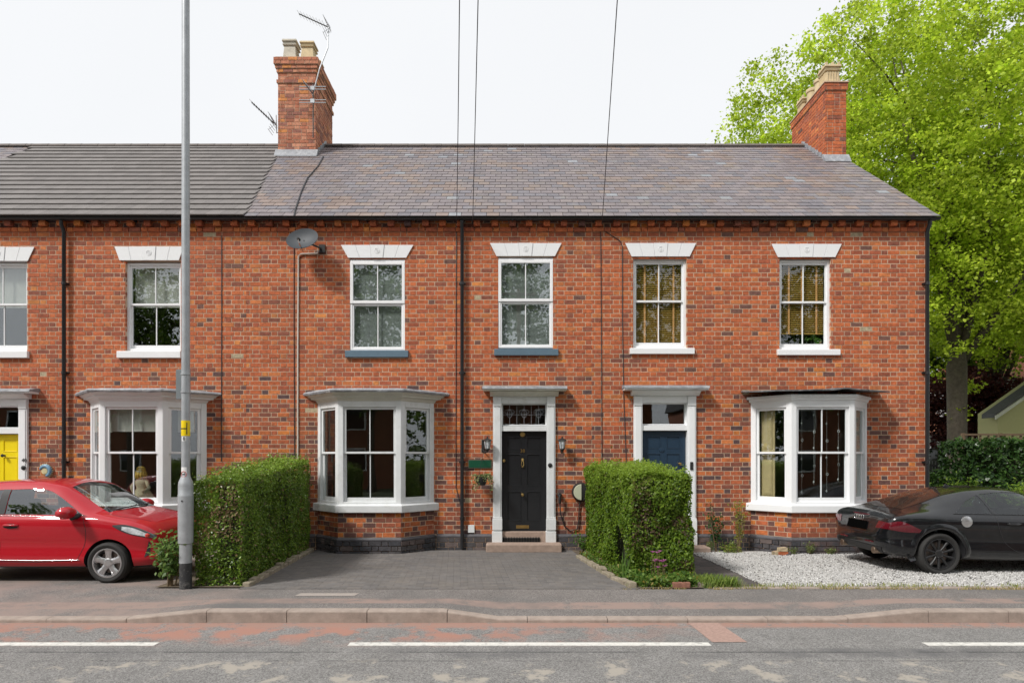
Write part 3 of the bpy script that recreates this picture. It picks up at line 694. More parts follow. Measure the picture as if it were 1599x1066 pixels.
def doorcase(house, x0, x1, ytop, can, leafm, num, fan, yoff=0, base=848):
    """x0,x1 outer pilaster pixels; can = canopy pixel extent"""
    a, b = WX(x0), WX(x1); zt = WZ(619+yoff); z0 = WZ(base); pw = .175; y = DW-.05
    dc = MB()
    for p, q in ((a, a+pw), (b-pw, b)):
        dc.box(p, q, y, DW+.16, z0+.25, zt)                       # pilaster shaft
        dc.box(p+.025, q-.025, y-.014, y+.001, z0+.52, zt-.22)    # raised fillet
        dc.box(p-.012, q+.012, y-.026, y+.02, z0+.28, z0+.50); dc.box(p-.006, q+.006, y-.018, y+.02, z0+.50, z0+.54)
        dc.box(p-.02, q+.012, y-.04, DW+.16, z0, z0+.25)
        dc.box(p+.005, q-.005, y-.02, y+.001, zt-.20, zt-.01)
    dc.box(a+pw, b-pw, y+.012, DW+.16, zt-.14, zt)
    dc.box(a+pw, b-pw, y+.03, DW+.15, WZ(673+yoff), WZ(665+yoff))      # transom
    dcO = dc.build('door_case', 'greypaint' if leafm == 'blackdoor' else 'white', house, bevel=.006)
    # canopy
    p, q = WX(can[0]), WX(can[1]); c = MB()
    c.prism([(DW, zt),(y-.02, zt),(y-.05, zt+.03),(y-.16, zt+.075),(y-.16, zt+.095),(DW, zt+.098)], 0, a-.06, b+.06)
    c.box(p, q, y-.20, DW, zt+.10, zt+.135); c.build('canopy', 'cream' if leafm == 'blackdoor' else 'white', dcO, bevel=.003)
    l = MB().prism([(DW+.005, zt+.215),(DW-.02, zt+.215),(y-.21, zt+.175),(y-.222, zt+.13),(y-.212, zt+.128),(y-.20, zt+.1365),(DW, zt+.1365)], 0, p-.012, q+.012).build('lead_capping', 'lead', dcO)
    md = l.modifiers.new('s', 'SUBSURF'); md.subdivision_type = 'SIMPLE'; md.levels = 4; md.render_levels = 4
    tx = bpy.data.textures.new('leadwave2', 'CLOUDS'); tx.noise_scale = .11; dm = l.modifiers.new('d', 'DISPLACE'); dm.texture = tx; dm.strength = .018; dm.texture_coords = 'GLOBAL'
    # leaf, with sunk panels
    l0, l1 = a+pw+.012, b-pw-.012; zb = WZ(829+yoff); zh = WZ(674+yoff); yl = DW+.075; W = l1-l0
    cxs = [(l0+.105, (l0+l1)/2-.055), ((l0+l1)/2+.055, l1-.105)]; H = zh-zb
    rows = [(zb+.20, zb+.20+H*.30), (zb+.20+H*.30+.12, zb+H-.45), (zb+H-.35, zb+H-.10)]
    d = MB(); xs = sorted([l0, l1] + [v for c in cxs for v in c]); zs = sorted([zb, zh] + [v for r in rows for v in r])
    for i, (p, q) in enumerate(zip(xs, xs[1:])):
        for j, (r, s) in enumerate(zip(zs, zs[1:])):
            if i in (1, 3) and j in (1, 3, 5): d.box(p, q, yl+.018, yl+.045, r, s)
            else: d.box(p, q, yl, yl+.045, r, s)
    do = d.build('door', leafm, house)
    for p, q in cxs:
        for r, s in rows:
            MB().prism([(0,0)]*0 or [(p+.012, r+.012),(q-.012, r+.012),(q-.012, s-.012),(p+.012, s-.012)], 1, yl+.008, yl+.0185).build('door_panel', leafm, do, bevel=.009)
            f = MB(); f.box(p, q, yl-.006, yl+.012, r-.0, r+.014); f.box(p, q, yl-.006, yl+.012, s-.014, s); f.box(p, p+.014, yl-.006, yl+.012, r+.014, s-.014); f.box(q-.014, q, yl-.006, yl+.012, r+.014, s-.014)
            f.build('panel_moulding', leafm, do, bevel=.004)
    g0, g1 = WZ(664+yoff), zt-.14
    MB().box(l0-.01, l1+.01, yl+.02, yl+.025, g0, g1).build('fanlight', 'glassd', do)
    fr = MB(); fr.box(l0-.012, l1+.012, yl-.0, yl+.05, g0-.001, g0+.02); fr.box(l0-.012, l1+.012, yl-.0, yl+.05, g1-.02, g1+.001); fr.box(l0-.012, l0+.012, yl, yl+.05, g0+.02, g1-.02); fr.box(l1-.012, l1+.012, yl, yl+.05, g0+.02, g1-.02)
    fr.build('fanlight_frame', 'greypaint' if leafm == 'blackdoor' else 'white', do)
    if fan:   # leaded lights
        f = MB(); zc = (g0+g1)/2
        for k in range(3):
            X = l0 + W*(k+.5)/3
            f.tube([(X, yl+.014, g0+.02), (X, yl+.014, g1-.02)], .004, 5)
            f.tube([(X-.10, yl+.014, g0+.04), (X, yl+.014, g0+.02), (X+.10, yl+.014, g0+.04)], .004, 5)
            f.tube([(X+.05*math.sin(t), yl+.014, zc+.02+.08*math.cos(t)) for t in [q*math.pi/6 for q in range(13)]], .005, 5)
            f.tube([(X+.10*math.sin(t), yl+.014, zc+.06+.05*math.cos(t)) for t in [q*math.pi/6 for q in range(13)]], .0035, 5)
            if k: f.tube([(l0+W*k/3, yl+.014, g0+.02), (l0+W*k/3, yl+.014, g1-.02)], .004, 5)
        f.tube([(l0, yl+.014, zc), (l1, yl+.014, zc)], .004, 5)
        f.build('leading', 'lead', do)
    return do, (l0, l1, zb, zh, yl), dcO, (a+.03, b-.03, -.1, zt+.02)

# ------------------------------------------------------------------ the three houses
XP1, XP2, XE = -5.39, WX(924), WX(1450)
XL = -13.0
houses = {}
houses['left'] = thing('terraced_house', 'red brick terraced house with yellow front door and smooth grey tiled roof', 'house', ((XL+XP1)/2, DW, 0), 'houses of the brick terrace')
houses['mid'] = thing('terraced_house', 'red brick terraced house with black front door and blue-grey upper sills', 'house', ((XP1+XP2)/2, DW, 0), 'houses of the brick terrace')
houses['right'] = thing('terraced_house', 'end red brick terraced house with navy front door and orange slatted blinds upstairs', 'house', ((XP2+XE)/2, DW, 0), 'houses of the brick terrace')
spans = {'left': (-11.6, XP1), 'mid': (XP1, XP2), 'right': (XP2, XE)}
B = {k: Bricks() for k in houses}
H = {k: [] for k in houses}
# upper windows
H['left'].append(upper_window(houses['left'], 195, 283, 409, 547, (185,284,548,559), 'net', (179.5,288,189,282,385.5,407), 0))
H['left'].append(upper_window(houses['left'], -45, 43, 409, 547, (-56,46,548,559), 'net', (-58,55,-48,44.5,386,408), 0))
H['mid'].append(upper_window(houses['mid'], 545.7, 633, 405, 546.5, (540,638,547,558), 'upvc', (532.5,646,543,634,383,403), 0))
H['mid'].append(upper_window(houses['mid'], 777.3, 864.3, 402.5, 543, (771.7,871.6,544.6,555.3), 'upvc', (764.7,877.2,774.5,866,380,400.5), 0))
H['right'].append(upper_window(houses['right'], 988, 1073, 403, 542.8, (983,1083.4,543.4,553), 'wood1', (975.7,1087,986,1077,380,401), 0))
H['right'].append(upper_window(houses['right'], 1216.6, 1298.4, 404, 544.8, (1213,1310,545.2,554.8), 'wood2', (1203.8,1314,1214,1304,381.3,402), 0))
# doors
dL, gL, cL, hL = doorcase(houses['left'], -53, 45, 613, (-69, 61), 'yellowdoor', '', False, yoff=4, base=852)
dM, gM, cM, hM = doorcase(houses['mid'], 770, 867, 613, (755, 883), 'blackdoor', '38', True)
dR, gR, cR, hR = doorcase(houses['right'], 989, 1086, 613, (972, 1101), 'bluedoor', '', False, yoff=-1, base=850)
H['left'].append(hL); H['mid'].append(hM); H['right'].append(hR)
# bays
BX = {'left': -7.37, 'mid': -2.76, 'right': 6.02}
for k, st in (('left','upvc'), ('mid','grey'), ('right','open')):
    bw = bay_window(houses[k], B[k], BX[k], st); H[k].append((BX[k]-BW+.12, BX[k]+BW-.12, .85, 2.98))
    if k == 'left':
        for s, (p, q) in enumerate(((BX[k]-.5, BX[k]+.5), (BX[k]+.66, BX[k]+1.0), (BX[k]-1.0, BX[k]-.66))):
            MB().box(p, q, DW-.40+.28*(s>0), DW-.39+.28*(s>0), 2.38, 2.86).build('roller_blind', 'roller', bw)
    if k == 'right':
        for z0_, z1_ in ((1.04, 1.93), (1.96, 2.82)):
            s_ = math.sqrt(.5); P = Vector((BX[k]-BW, DW, 0)); uu = Vector((s_, -s_, 0)); nn = Vector((s_, s_, 0))
            sh = MB()
            def sb(a0, a1, d0, d1, c0, c1):
                n0 = len(sh.v); sh.box(a0, a1, d0, d1, c0, c1); sh.v[n0:] = [tuple(P + uu*p_[0] + nn*p_[1] + Vector((0,0,p_[2]))) for p_ in sh.v[n0:]]
            sb(.15,.42,.16,.19,z0_,z1_); sb(.19,.38,.145,.161,z0_+.08,z1_-.1); sb(.21,.36,.135,.146,z0_+.11,z1_-.13)
            sh.build('shutter', 'shutter', bw, bevel=.006)
        s_ = math.sqrt(.5)
        cu = MB(); cu.add([(BX[k]+BH+.12+i*.016, DW-BAYP+.26+i*.016 + .012*math.sin(i*1.9), z) for z in (.98, 2.83) for i in range(24)], [(i, i+1, 25+i, 24+i) for i in range(23)]); cu.build('curtain', 'roller', bw, recalc=False)
# facade bricks and backing
for k, (x0, x1) in spans.items():
    h = houses[k]; holes = H[k]
    off = [(p-x0, q-x0, r, s) for p, q, r, s in holes]
    ph = (x0 - XL) % .375
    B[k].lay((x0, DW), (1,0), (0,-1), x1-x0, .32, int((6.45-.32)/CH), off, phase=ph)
    nz_ = .32 + int((6.45-.32)/CH)*CH
    B[k].lay((x0, DW), (1,0), (0,-1), x1-x0, nz_, 1, (), pal='main', proud=.035, phase=ph, deep=.06)
    B[k].lay((x0, DW), (1,0), (0,-1), x1-x0, nz_+CH, 2, (), pal='low', phase=ph)
    # plinth of blue bricks, chamfered top course
    seg = [(x0, x1)]
    for p, q in ([(BX[k]-BW-.05, BX[k]+BW+.05)] + [(hh[0]-.06, hh[1]+.06) for hh in holes if hh[2] < 0]):
        seg = [s for a, b in seg for s in ((a, min(b, p)), (max(a, q), b)) if s[1]-s[0] > .05]
    for a, b in seg:
        B[k].lay((a, DW-.035), (1,0), (0,-1), b-a, -.03, 3, (), pal='blue', ch=.0945)
        MB().prism([(DW+.02,.25),(DW-.036,.257),(DW-.036,.285),(DW-.004,.325),(DW+.02,.325)], 0, a, b).build('plinth_course', 'plinthc', h, bevel=.003)
        MB().box(a, b, DW-.026, DW+.01, -.06, .256).build('plinth_core', 'mortar', h)
    wall_back(h, x0 if k != 'left' else XL, x1, -.1, 6.72, holes)
    B[k].build(h, 300)
    # dentils
    X = math.ceil(x0/.35)*.35; me = None; og = ORG[h.name]
    zd = nz_ + CH + .012
    while X < x1 - .1:
        if me is None:
            me = MB().box(-.064,.064,-.10,.03,0,.098).build('d', 'brick_o').data; bpy.data.objects.remove(bpy.data.objects['d'])
        o = bpy.data.objects.new('dentil_brick', me); link(o, h); o.location = Vector((X+random.uniform(-.012,.012), DW-random.uniform(0,.008), zd)) - og
        o.color = (*(pick('main') if random.random() < .75 else pick('low')), 1); X += .35
    # gutter with brackets
    gx0 = x0 if k != 'left' else XL; gx1 = x1 + (.12 if k == 'right' else 0); r = .046; n = 8; gm = MB(); yc, zc = DW-.15, 6.672
    prof = [(yc - r*math.cos(math.pi*i/n), zc - r*math.sin(math.pi*i/n)) for i in range(n+1)] + [(yc + (r-.006)*math.cos(math.pi*i/n), zc - (r-.006)*math.sin(math.pi*i/n)) for i in range(n+1)]
    prof[0] = (prof[0][0]-.004, prof[0][1]+.006)
    gm.prism(prof, 0, gx0+.002, gx1); gm.box(gx0, gx1, DW-.105, DW-.085, zc-.01, zc+.012)
    go = gm.build('gutter', 'blackp', h)
    X = gx0 + .5
    while X < gx1:
        MB().prism([(yc-r-.004, zc),(yc-r*.75, zc-r*.8),(yc, zc-r-.01),(DW-.02, zc-r-.01),(DW-.02, zc-.02),(yc+r, zc-.02),(yc, zc-r+.002),(yc-r*.7, zc-r*.7)], 0, X-.012, X+.012).build('gutter_bracket', 'blackp', go); X += .98
    MB().box(gx0, gx1, DW-.084, DW+.02, 6.665, 6.70).build('soffit', 'farroof', h)
    # rooms behind the windows
    a, b = (x0 if k != 'left' else XL)+.1, x1-.1; rm = MB(); yb = 16.6
    for p in ((a, a+.05, DW+.25, yb, 0, 6.5), (b-.05, b, DW+.25, yb, 0, 6.5), (a+.05, b-.05, yb-.05, yb, 0, 6.5), (a+.05, b-.05, DW+.25, yb-.05, -.02, .12), (a+.05, b-.05, DW+.25, yb-.05, 3.15, 3.4), (a+.05, b-.05, DW+.25, yb-.05, 6.4, 6.5)): rm.box(*p)
    xm = WX({'left': 90, 'mid': 715, 'right': 1110}[k]); rm.box(xm-.06, xm+.06, DW+.25, yb-.05, .13, 3.14); rm.box(xm-.06, xm+.06, DW+.25, yb-.05, 3.41, 6.39)
    rm.build('room', 'room', h)
    # rear and party walls
    wl = MB(); wl.box((x0 if k != 'left' else XL)+.001, x1-.001, 2*YR-DW-.2, 2*YR-DW, 0, 6.6)
    wl.build('rear_wall', 'farbrick', h)
gw = MB(); gw.prism([(DW+.01,-.1),(2*YR-DW,-.1),(2*YR-DW,6.6),(YR,10.2),(DW+.01,6.6)], 0, XE-.23, XE-.005); gw.build('gable_wall', 'farbrick', houses['right'])
# roofs
rfL = roof_base(houses['left'], XL, XP1); rfM = roof_base(houses['mid'], XP1, XP2); rfR = roof_base(houses['right'], XP2, XE+.06)
def bnd(s): return -5.33 - .74*min(1, s/(SL*.8))
roof_cover(houses['mid'], rfM, bnd, XP2, .216, .254, .010, slatecol, 'slate_o', 'slate_a', 300, 'slate', cr=False)
roof_cover(houses['right'], rfR, lambda s: XP2, XE+.07, .216, .254, .010, slatecol, 'slate_o', 'slate_a', 300, 'slate', cl=False)
for row in range(17): pass
def left_tiles():
    h = houses['left']; og = ORG[h.name]; g = .345; wdt = .30; mb = MB(); me = None; cnt = 0; rows = int(SL/g)+1
    for k in range(rows):
        s0 = k*g - .03; ln = min(g+.07, SL-s0); xr = bnd(s0+.2)+.02; x = XL + (k % 2)*wdt/2
        while x < xr - .03:
            q = min(x+wdt, xr); c = tilecol(x, s0); cen = roofpt((x+q)/2, s0+ln/2, .03); rot = Matrix.Rotation(PITCH - math.atan2(.026, g), 4, 'X')
            if cnt < 300 and q-x > wdt-.004 and ln > g+.06 and x > -11.4:
                if me is None:
                    t = MB().box(-wdt/2+.002, wdt/2-.002, -ln/2, ln/2, -.013, .013).build('t', 'tile_o'); me = t.data; bpy.data.objects.remove(t); me.name = 'roof_tile'
                o = bpy.data.objects.new('roof_tile', me); link(o, rfL); o.matrix_local = Matrix.Translation(cen-og) @ rot; o.color = (*c,1); cnt += 1
            else:
                mb.col = c; w2 = (q-x)/2-.002; vs = [cen + rot @ Vector((sx*w2, sy*ln/2, sz*.013)) for sz in (-1,1) for sy in (-1,1) for sx in (-1,1)]
                mb.add(vs, [(0,2,3,1),(4,5,7,6),(0,1,5,4),(2,6,7,3),(0,4,6,2),(1,3,7,5)])
            x = q
    stuff(mb.build('roof_tiles', 'tile_a', rfL, recalc=False))
left_tiles()
ridge_tiles(rfL, XL, -6.12); ridge_tiles(rfM, -5.06, XP2); ridge_tiles(rfR, XP2, 7.9)
# neighbour beyond the left house
nb = thing('terraced_house', 'neighbouring terraced house with weathered slate roof beyond the grey tiled roof', 'house', (-16.5, DW, 0), 'houses of the brick terrace')
MB().box(-20, XL-.002, DW, 2*YR-DW, -.1, 6.6).build('wall', 'farbrick', nb); rfN = roof_base(nb, -20, XL)
roof_cover(nb, rfN, lambda s: -17., XL-.01, .216, .254, .007, lambda X, s: tuple(q*1.05 for q in slatecol(X, s)), 'slate_o', 'slate_a', 0, 'slate')
ridge_tiles(rfN, -17.2, XL)
# downpipes
def downpipe(h, px, ybot, offs=True):
    X = WX(px); m = MB(); y = DW-.075; zt = WZ(352)
    m.tube([(X, DW-.155, WZ(349)), (X, DW-.15, zt-.03), (X, y, zt-.16), (X, y, .25), (X, y, .04)], .036, 10)
    for z in (5.35, 3.55, 1.75, .62): m.lathe([(.036,0),(.045,.002),(.045,.06),(.036,.062)], (X, y, z), 2, 10)
    o = m.build('downpipe', 'blackp', h, smooth='edge')
    for z in (5.37, 3.57, 1.77):
        MB().box(X-.065, X+.065, y+.03, DW, z, z+.03).build('pipe_clip', 'blackp', o)
downpipe(houses['left'], 104, 0); downpipe(houses['mid'], 722, 0); downpipe(houses['right'], 1444, 0)
# door furniture
def furn(do, g, knobs):
    for nm, (kx, ky), mt, shp in knobs:
        X, z = WX(kx, 12.57), WZ(ky, 12.57); yl = g[4]
        m = MB()
        if shp == 'knob': m.lathe([(.022,0),(.012,-.012),(.012,-.03),(.03,-.045),(.034,-.06),(.025,-.075),(0,-.08)], (X, yl, z), 1, 14)
        elif shp == 'knocker': m.lathe([(.03,0),(.028,-.012),(0,-.02)], (X, yl, z+.06), 1, 10); m.tube([(X, yl-.02, z+.06), (X-.02, yl-.03, z), (X-.022, yl-.03, z-.05), (X, yl-.03, z-.085), (X+.022, yl-.03, z-.05), (X+.02, yl-.03, z), (X, yl-.02, z+.06)], .008, 6); m.lathe([(.018,0),(.016,-.02),(0,-.026)], (X, yl, z-.085), 1, 10)
        elif shp == 'slot': m.box(X-.13, X+.13, yl-.008, yl, z-.033, z+.033); m.box(X-.105, X+.105, yl-.014, yl-.007, z-.018, z+.018)
        elif shp == 'oval': m.lathe([(.05,0),(.047,-.012),(0,-.016)], (X, yl, z), 1, 16, sx=1.1)
        m.build(nm, mt, do, smooth='edge')
furn(dM, gM, [('door_knob',(816,772),'brass','knob'),('door_knocker',(816,722),'brass','knocker'),('letter_slot',(816,822),'brass','slot'),('name_plate',(816,678),'brass','oval'),('door_lock',(787,719),'brass','knob')])
furn(dL, gL, [('door_knob',(7,711),'iron','knob')])
furn(dR, gR, [('door_knocker',(1033,702),'bluedoor','oval'),('door_knob',(1061,724),'brass','knob')])
text_part('38', .10, 'brass', dM, (WX(816,12.57), gM[4]-.006, WZ(704,12.57)), name='door_number')
text_part('40', .105, 'iron', cL, (WX(37.5,12.43), DW-.067, WZ(718.5,12.43)), name='door_number')
for c_, (px, py) in ((cL,(36.5,730)), (cM,(859,726))):
    X, z = WX(px,12.43), WZ(py,12.43); MB().lathe([(.045,0),(.045,-.012),(.03,-.02),(.012,-.02),(.012,-.03),(0,-.032)], (X, DW-.064, z), 1, 16).build('bell_push', 'iron', c_, smooth='edge')
X, z = WX(1080,12.43), WZ(727,12.43); MB().box(X-.03, X+.03, DW-.085, DW-.05, z-.08, z+.08).build('bell_push', 'iron', cR, bevel=.008)
# steps of the doors
hM_ = houses['mid']
MB().box(WX(782), WX(853), DW-.02, DW+.2, -.05, WZ(829.5)).build('threshold', 'stone', hM_, bevel=.012)
MB().box(WX(760), WX(875), DW-.40, DW-.06, .0, WZ(849.5,12.1)).build('door_step', 'stone', hM_, bevel=.02)
mt = MB()
for i in range(14):
    for j in range(4): mt.lathe([(.026,0),(.030,.003),(.026,.012),(.022,.003)], (WX(786)+.055*i, DW-.04-.0*j, WZ(847)+.03*j), 1, 8)
mt.build('scraper_grille', 'iron', hM_)
MB().box(WX(975), WX(1100), DW-.42, DW-.03, .0, .11).build('door_step', 'stone', houses['right'], bevel=.02)
MB().box(WX(-55), WX(47), DW-.35, DW-.03, .0, .12).build('door_step', 'stone', houses['left'], bevel=.02)
MB().box(WX(731), WX(741), DW-.028, DW-.003, WZ(831), WZ(819)).build('vent_cover', 'greypaint', hM_, bevel=.004)

# chimneys
def chimney(house, x0, x1, y0, y1, ztop, zbase, cap, pal):
    """brick shaft with corbelled head"""
    br = Bricks(); e = cap
    def ring(z, n, pr, pl=pal):
        br.lay((x0-pr, y0-pr), (1,0), (0,-1), x1-x0+2*pr, z, n, pal=pl, ch=.0985 if 0 else CH, phase=random.choice((0,.1875)))
        br.lay((x1+pr, y0-pr), (0,1), (1,0), y1-y0+2*pr, z, n, pal=pl, phase=0); br.lay((x0-pr, y1+pr), (0,-1), (-1,0), y1-y0+2*pr, z, n, pal=pl, phase=0)
    core = MB(); core.box(x0+.007, x1-.007, y0+.007, y1-.007, zbase-1.6, ztop)
    nc = int((ztop-(zbase-.3))/CH); z0 = ztop - nc*CH
    for i in range(nc):
        top = nc - i; pr = 0.
        if e == 2:
            if top <= 2: pr = .085
            elif top == 3: pr = .055
            elif top == 4: pr = .03
            elif top == 7: pr = .03
        else:
            if top <= 2: pr = .03
        ring(z0+i*CH, 1, pr)
        if pr: core.box(x0-pr+.008, x1+pr-.008, y0-pr+.008, y1+pr-.008, z0+i*CH-.001, z0+(i+1)*CH-.0005*i)
    # courses alternate: shift odd ones
    core.box(x0-.05, x1+.05, y0-.05, y1+.05, ztop-.002, ztop+.025)
    co = core.build('chimney', 'mortar', house)
    og = ORG[co.name]; n0 = len(br.b)
    br.build(co, 120, score=lambda b: (0 if b[2].y < -.5 else 5))
    # lead apron and stepped flashing
    zf = ZE + (y0-YE)*math.tan(PITCH)
    MB().prism([(y0-.30*math.cos(PITCH)*.6, zf-.30*math.sin(PITCH)*.6+.05),(y0-.012, zf+.17),(y0+.0, zf+.17),(y0+.0, zf+.0)], 0, x0-.06, x1+.06).build('lead_apron', 'lead', co)
    for sx in (x0-.004, x1+.004):
        y = y0
        while y < min(y1, YR) - .02:
            zz = ZE + (y-YE)*math.tan(PITCH); MB().prism([(y, zz-.03),(y+.19, zz+.12),(y+.19, zz+.28),(y, zz+.17)], 0, sx-.004, sx+.004).build('step_flashing', 'lead', co); y += .18
    return co
ch1 = chimney(houses['mid'], WX(434,16), WX(493,16), 16.0, 17.5, WZ(92,16), ZE+(16-YE)*math.tan(PITCH), 2, 'chim')
ch2 = chimney(houses['right'], 7.93, 8.46, 15.6, 17.46, WZ(130,15.6), ZE+(15.6-YE)*math.tan(PITCH), 1, 'main')
def square_pot(co, x, y, z, h, w_, mt, crown=False):
    m = MB(); k = w_/2
    for a, b in (((0,k*1.0),(h*.72,k*.80)), ((h*.72,k*.95),(h*.78,k*1.02)), ((h*.78,k*.88),(h*.90,k*.92)), ((h*.90,k*1.08),(h,k*1.02))):
        (z0, r0), (z1, r1) = a, b
        m.add([(x+sx*r0, y+sy*r0, z+z0) for sx, sy in ((-1,-1),(1,-1),(1,1),(-1,1))] + [(x+sx*r1, y+sy*r1, z+z1) for sx, sy in ((-1,-1),(1,-1),(1,1),(-1,1))], [(3,2,1,0),(4,5,6,7)] + [(i, (i+1)%4, 4+(i+1)%4, 4+i) for i in range(4)])
    if crown:
        for sx in (-1,0,1):
            for sy in (-1,0,1):
                if sx or sy: m.box(x+sx*k*.8-.03, x+sx*k*.8+.03, y+sy*k*.8-.03, y+sy*k*.8+.03, z+h, z+h+.07)
        for i in range(-2,3): m.box(x+i*k*.34-.012, x+i*k*.34+.012, y-k*.98, y-k*.8, z+.08, z+h*.66); m.box(x-k*.98, x-k*.8, y+i*k*.34-.012, y+i*k*.34+.012, z+.08, z+h*.66)
    m.build('chimney_pot', mt, co, bevel=.008)
zt1 = WZ(92,16)+.02; zt2 = WZ(130,15.6)+.02
xc = (WX(434,16)+WX(493,16))/2
square_pot(ch1, xc-.23, 16.27, zt1, .56, .36, 'potgrey'); square_pot(ch1, xc+.23, 16.27, zt1-.01, .52, .36, 'pot')
square_pot(ch1, xc-.2, 17.05, zt1, .45, .34, 'pot'); square_pot(ch1, xc+.25, 16.85, zt1, .4, .30, 'pot')
square_pot(ch2, 8.2, 15.93, zt2, .54, .40, 'pot', True)
for yy, hh in ((16.42,.55),(16.85,.55)): MB().lathe([(.15,0),(.135,.05),(.125,hh-.1),(.15,hh-.08),(.16,hh-.03),(.15,hh),(.10,hh),(.10,hh-.1)], (8.2, yy, zt2), 2, 18).build('chimney_pot', 'pot', ch2, smooth='edge')
square_pot(ch2, 8.2, 17.2, zt2, .46, .36, 'pot', True)

# ------------------------------------------------------------------ things on the facade
def antenna(base, tip0, tip1, label, style, mastpts):
    t = thing('tv_antenna', label, 'antenna', base); m = MB(); m.tube(mastpts, .016, 6); m.build('mast', 'galv' if style != 'mid' else 'iron', t)
    a, b = Vector(tip0), Vector(tip1); bo = MB(); bo.tube([a, b], .014, 6); bo.build('boom', 'iron', t)
    n = 9; d = (b-a)
    el = MB()
    for k in range(n):
        p = a + d*(k/(n-1))*.86; s = .10+.05*k/(n-1)
        el.tube([p + Vector((-.02,-s,.03)), p + Vector((.02,s,-.03))], .004, 4); el.tube([p + Vector((0,0,-s*.35)), p + Vector((0,0,s*.5))], .004, 4)
    el.build('element', 'galv', t)
    rf = MB()
    if style == 'mid':
        for z in (-.24,-.17,.10,.17): rf.tube([b+Vector((-.34,0,z)), b+Vector((.34,0,z))], .012, 5)
        for z in (-.2,.13): rf.box(b.x-.05, b.x+.05, b.y-.02, b.y+.02, b.z+z-.05, b.z+z+.05)
    else:
        for k in range(5): rf.tube([b+Vector((-.10+.03*k,-.16,.22-.06*k)), b+Vector((-.10+.03*k,.16,.22-.06*k))], .006, 4); rf.tube([b+Vector((-.10+.03*k,-.16,-.22+.06*k)), b+Vector((-.10+.03*k,.16,-.22+.06*k))], .006, 4)
        rf.tube([b+Vector((-.1,-.12,.22)), b+Vector((.05,0,0)), b+Vector((-.1,-.12,-.22))], .006, 4)
    rf.build('reflector', 'galv', t)
def at(px, py, Y): return (WX(px, Y), Y, WZ(py, Y))
antenna(at(483,152,16.05), at(467,22,15.95), at(513,43,16.0), 'tall spiky television antenna on a bent mast above the chimney pots', 'top', [at(488,150,15.97), at(499,108,15.9), at(512,75,15.9), at(513,43,16)])
antenna(at(488,160,15.95), at(474,128,15.7), at(488,146,15.85), 'small television antenna with horizontal bars fixed against the chimney face', 'mid', [at(489,132,15.93), at(489,215,15.93)])
antenna(at(434,205,16.1), at(393,160,15.8), at(428,193,16.0), 'television antenna on the left flank of the chimney above the grey tiles', 'side', [at(431,180,16.05), at(432,208,16.05), at(438,206,16.1)])
# satellite dish
sdh = thing('satellite_dish', 'dark oval satellite dish mounted under the gutter beside an upstairs window', 'satellite dish', at(474,378,12.45))
dc_ = Vector(at(474,376,12.2)); m = MB(); n = 24; vs = []
ax = Vector((-.12,-.9,.35)).normalized(); ux = Vector((1,0,0)); ux = (ux-ax*ux.dot(ax)).normalized(); uz = ax.cross(ux)
for side in (0, 1):
    for i in range(7):
        r = i/6
        for k in range(n):
            a = 2*math.pi*k/n; vs.append(dc_ + ux*(.33*r*math.cos(a)) + uz*(.245*r*math.sin(a)) + ax*(.07*r*r - side*.008))
fs = []
for s_ in (0,1):
    for i in range(6): fs += [(s_*7*n+i*n+k, s_*7*n+i*n+(k+1)%n, s_*7*n+(i+1)*n+(k+1)%n, s_*7*n+(i+1)*n+k) for k in range(n)]
fs += [(6*n+k, 6*n+(k+1)%n, 13*n+(k+1)%n, 13*n+k) for k in range(n)]
m.add(vs, fs); m.build('reflector', mat('dish_grey', (.035,.042,.05), .6), sdh, smooth='edge')
MB().tube([dc_ - uz*.245*(-1 if uz.z > 0 else 1)*-1 if 0 else dc_+Vector((0,-.02,-.23)), dc_+Vector((-.0,-.26,-.13)), dc_+Vector((-.01,-.30,-.06))], .012, 6).build('feed_arm', 'chrome', sdh)
MB().lathe([(.02,0),(.03,.03),(.03,.09),(.0,.1)], dc_+Vector((-.01,-.31,-.06)), 1, 10).build('feed_horn', 'iron', sdh)
MB().tube([dc_, dc_+Vector((.1,.12,-.02)), (dc_.x+.27, DW-.02, dc_.z-.06)], .02, 6).build('bracket', 'iron', sdh); MB().box(dc_.x+.22, dc_.x+.34, DW-.03, DW-.002, dc_.z-.14, dc_.z+.02).build('wall_plate', 'iron', sdh)
cb = MB(); cb.tube([at(496,390,12.47), at(496,395.5,12.48), at(470,396.5,12.48), at(466,400,12.48), at(465,560,12.485), at(465,722,12.48)], .014, 6)
tag(cb.build('cable', 'cable'), 'white cable conduit running down the wall from the dish to the hedge', 'cable')
for i, (pts, lb) in enumerate([([(346,368),(346,500),(345.5,720)], 'thin dark cable running down the wall between yellow-door bay and hedge'),
    ([(459,345),(459,500),(460,722)], 'thin dark cable running down behind the satellite dish beside the white conduit'),
    ([(713,352),(712,500),(712,760),(722,800)], 'thin dark cable running down the wall beside the middle downpipe'),
    ([(938,352),(939,500),(940,722)], 'straight dark cable running down the wall between the two front doors'),
    ([(940,358),(968,376),(972,385),(972,500),(974,620),(978,722)], 'dark cable slanting from the eaves and down beside the navy door')]):
    tag(MB().tube([at(px, py, DW-.008) for px, py in pts], .008, 5).build('cable', 'wire'), lb, 'cable', 'cables on the facade')
cr = MB().tube([at(513,242,16.4), at(497,268,15.3), at(480,290,14.6)], .012, 5)
pts = []
for px, s_ in ((505,4.6),(497,3.7),(480,2.6),(470,1.5),(461,.3),(459,-.1)):
    p = roofpt(0, s_, .04); pts.append((WX(px, p.y), p.y, p.z))
tag(MB().tube(pts, .014, 5).build('cable', 'wire'), 'black cable lying on the slates from the chimney to the eaves', 'cable', 'cables on the facade')
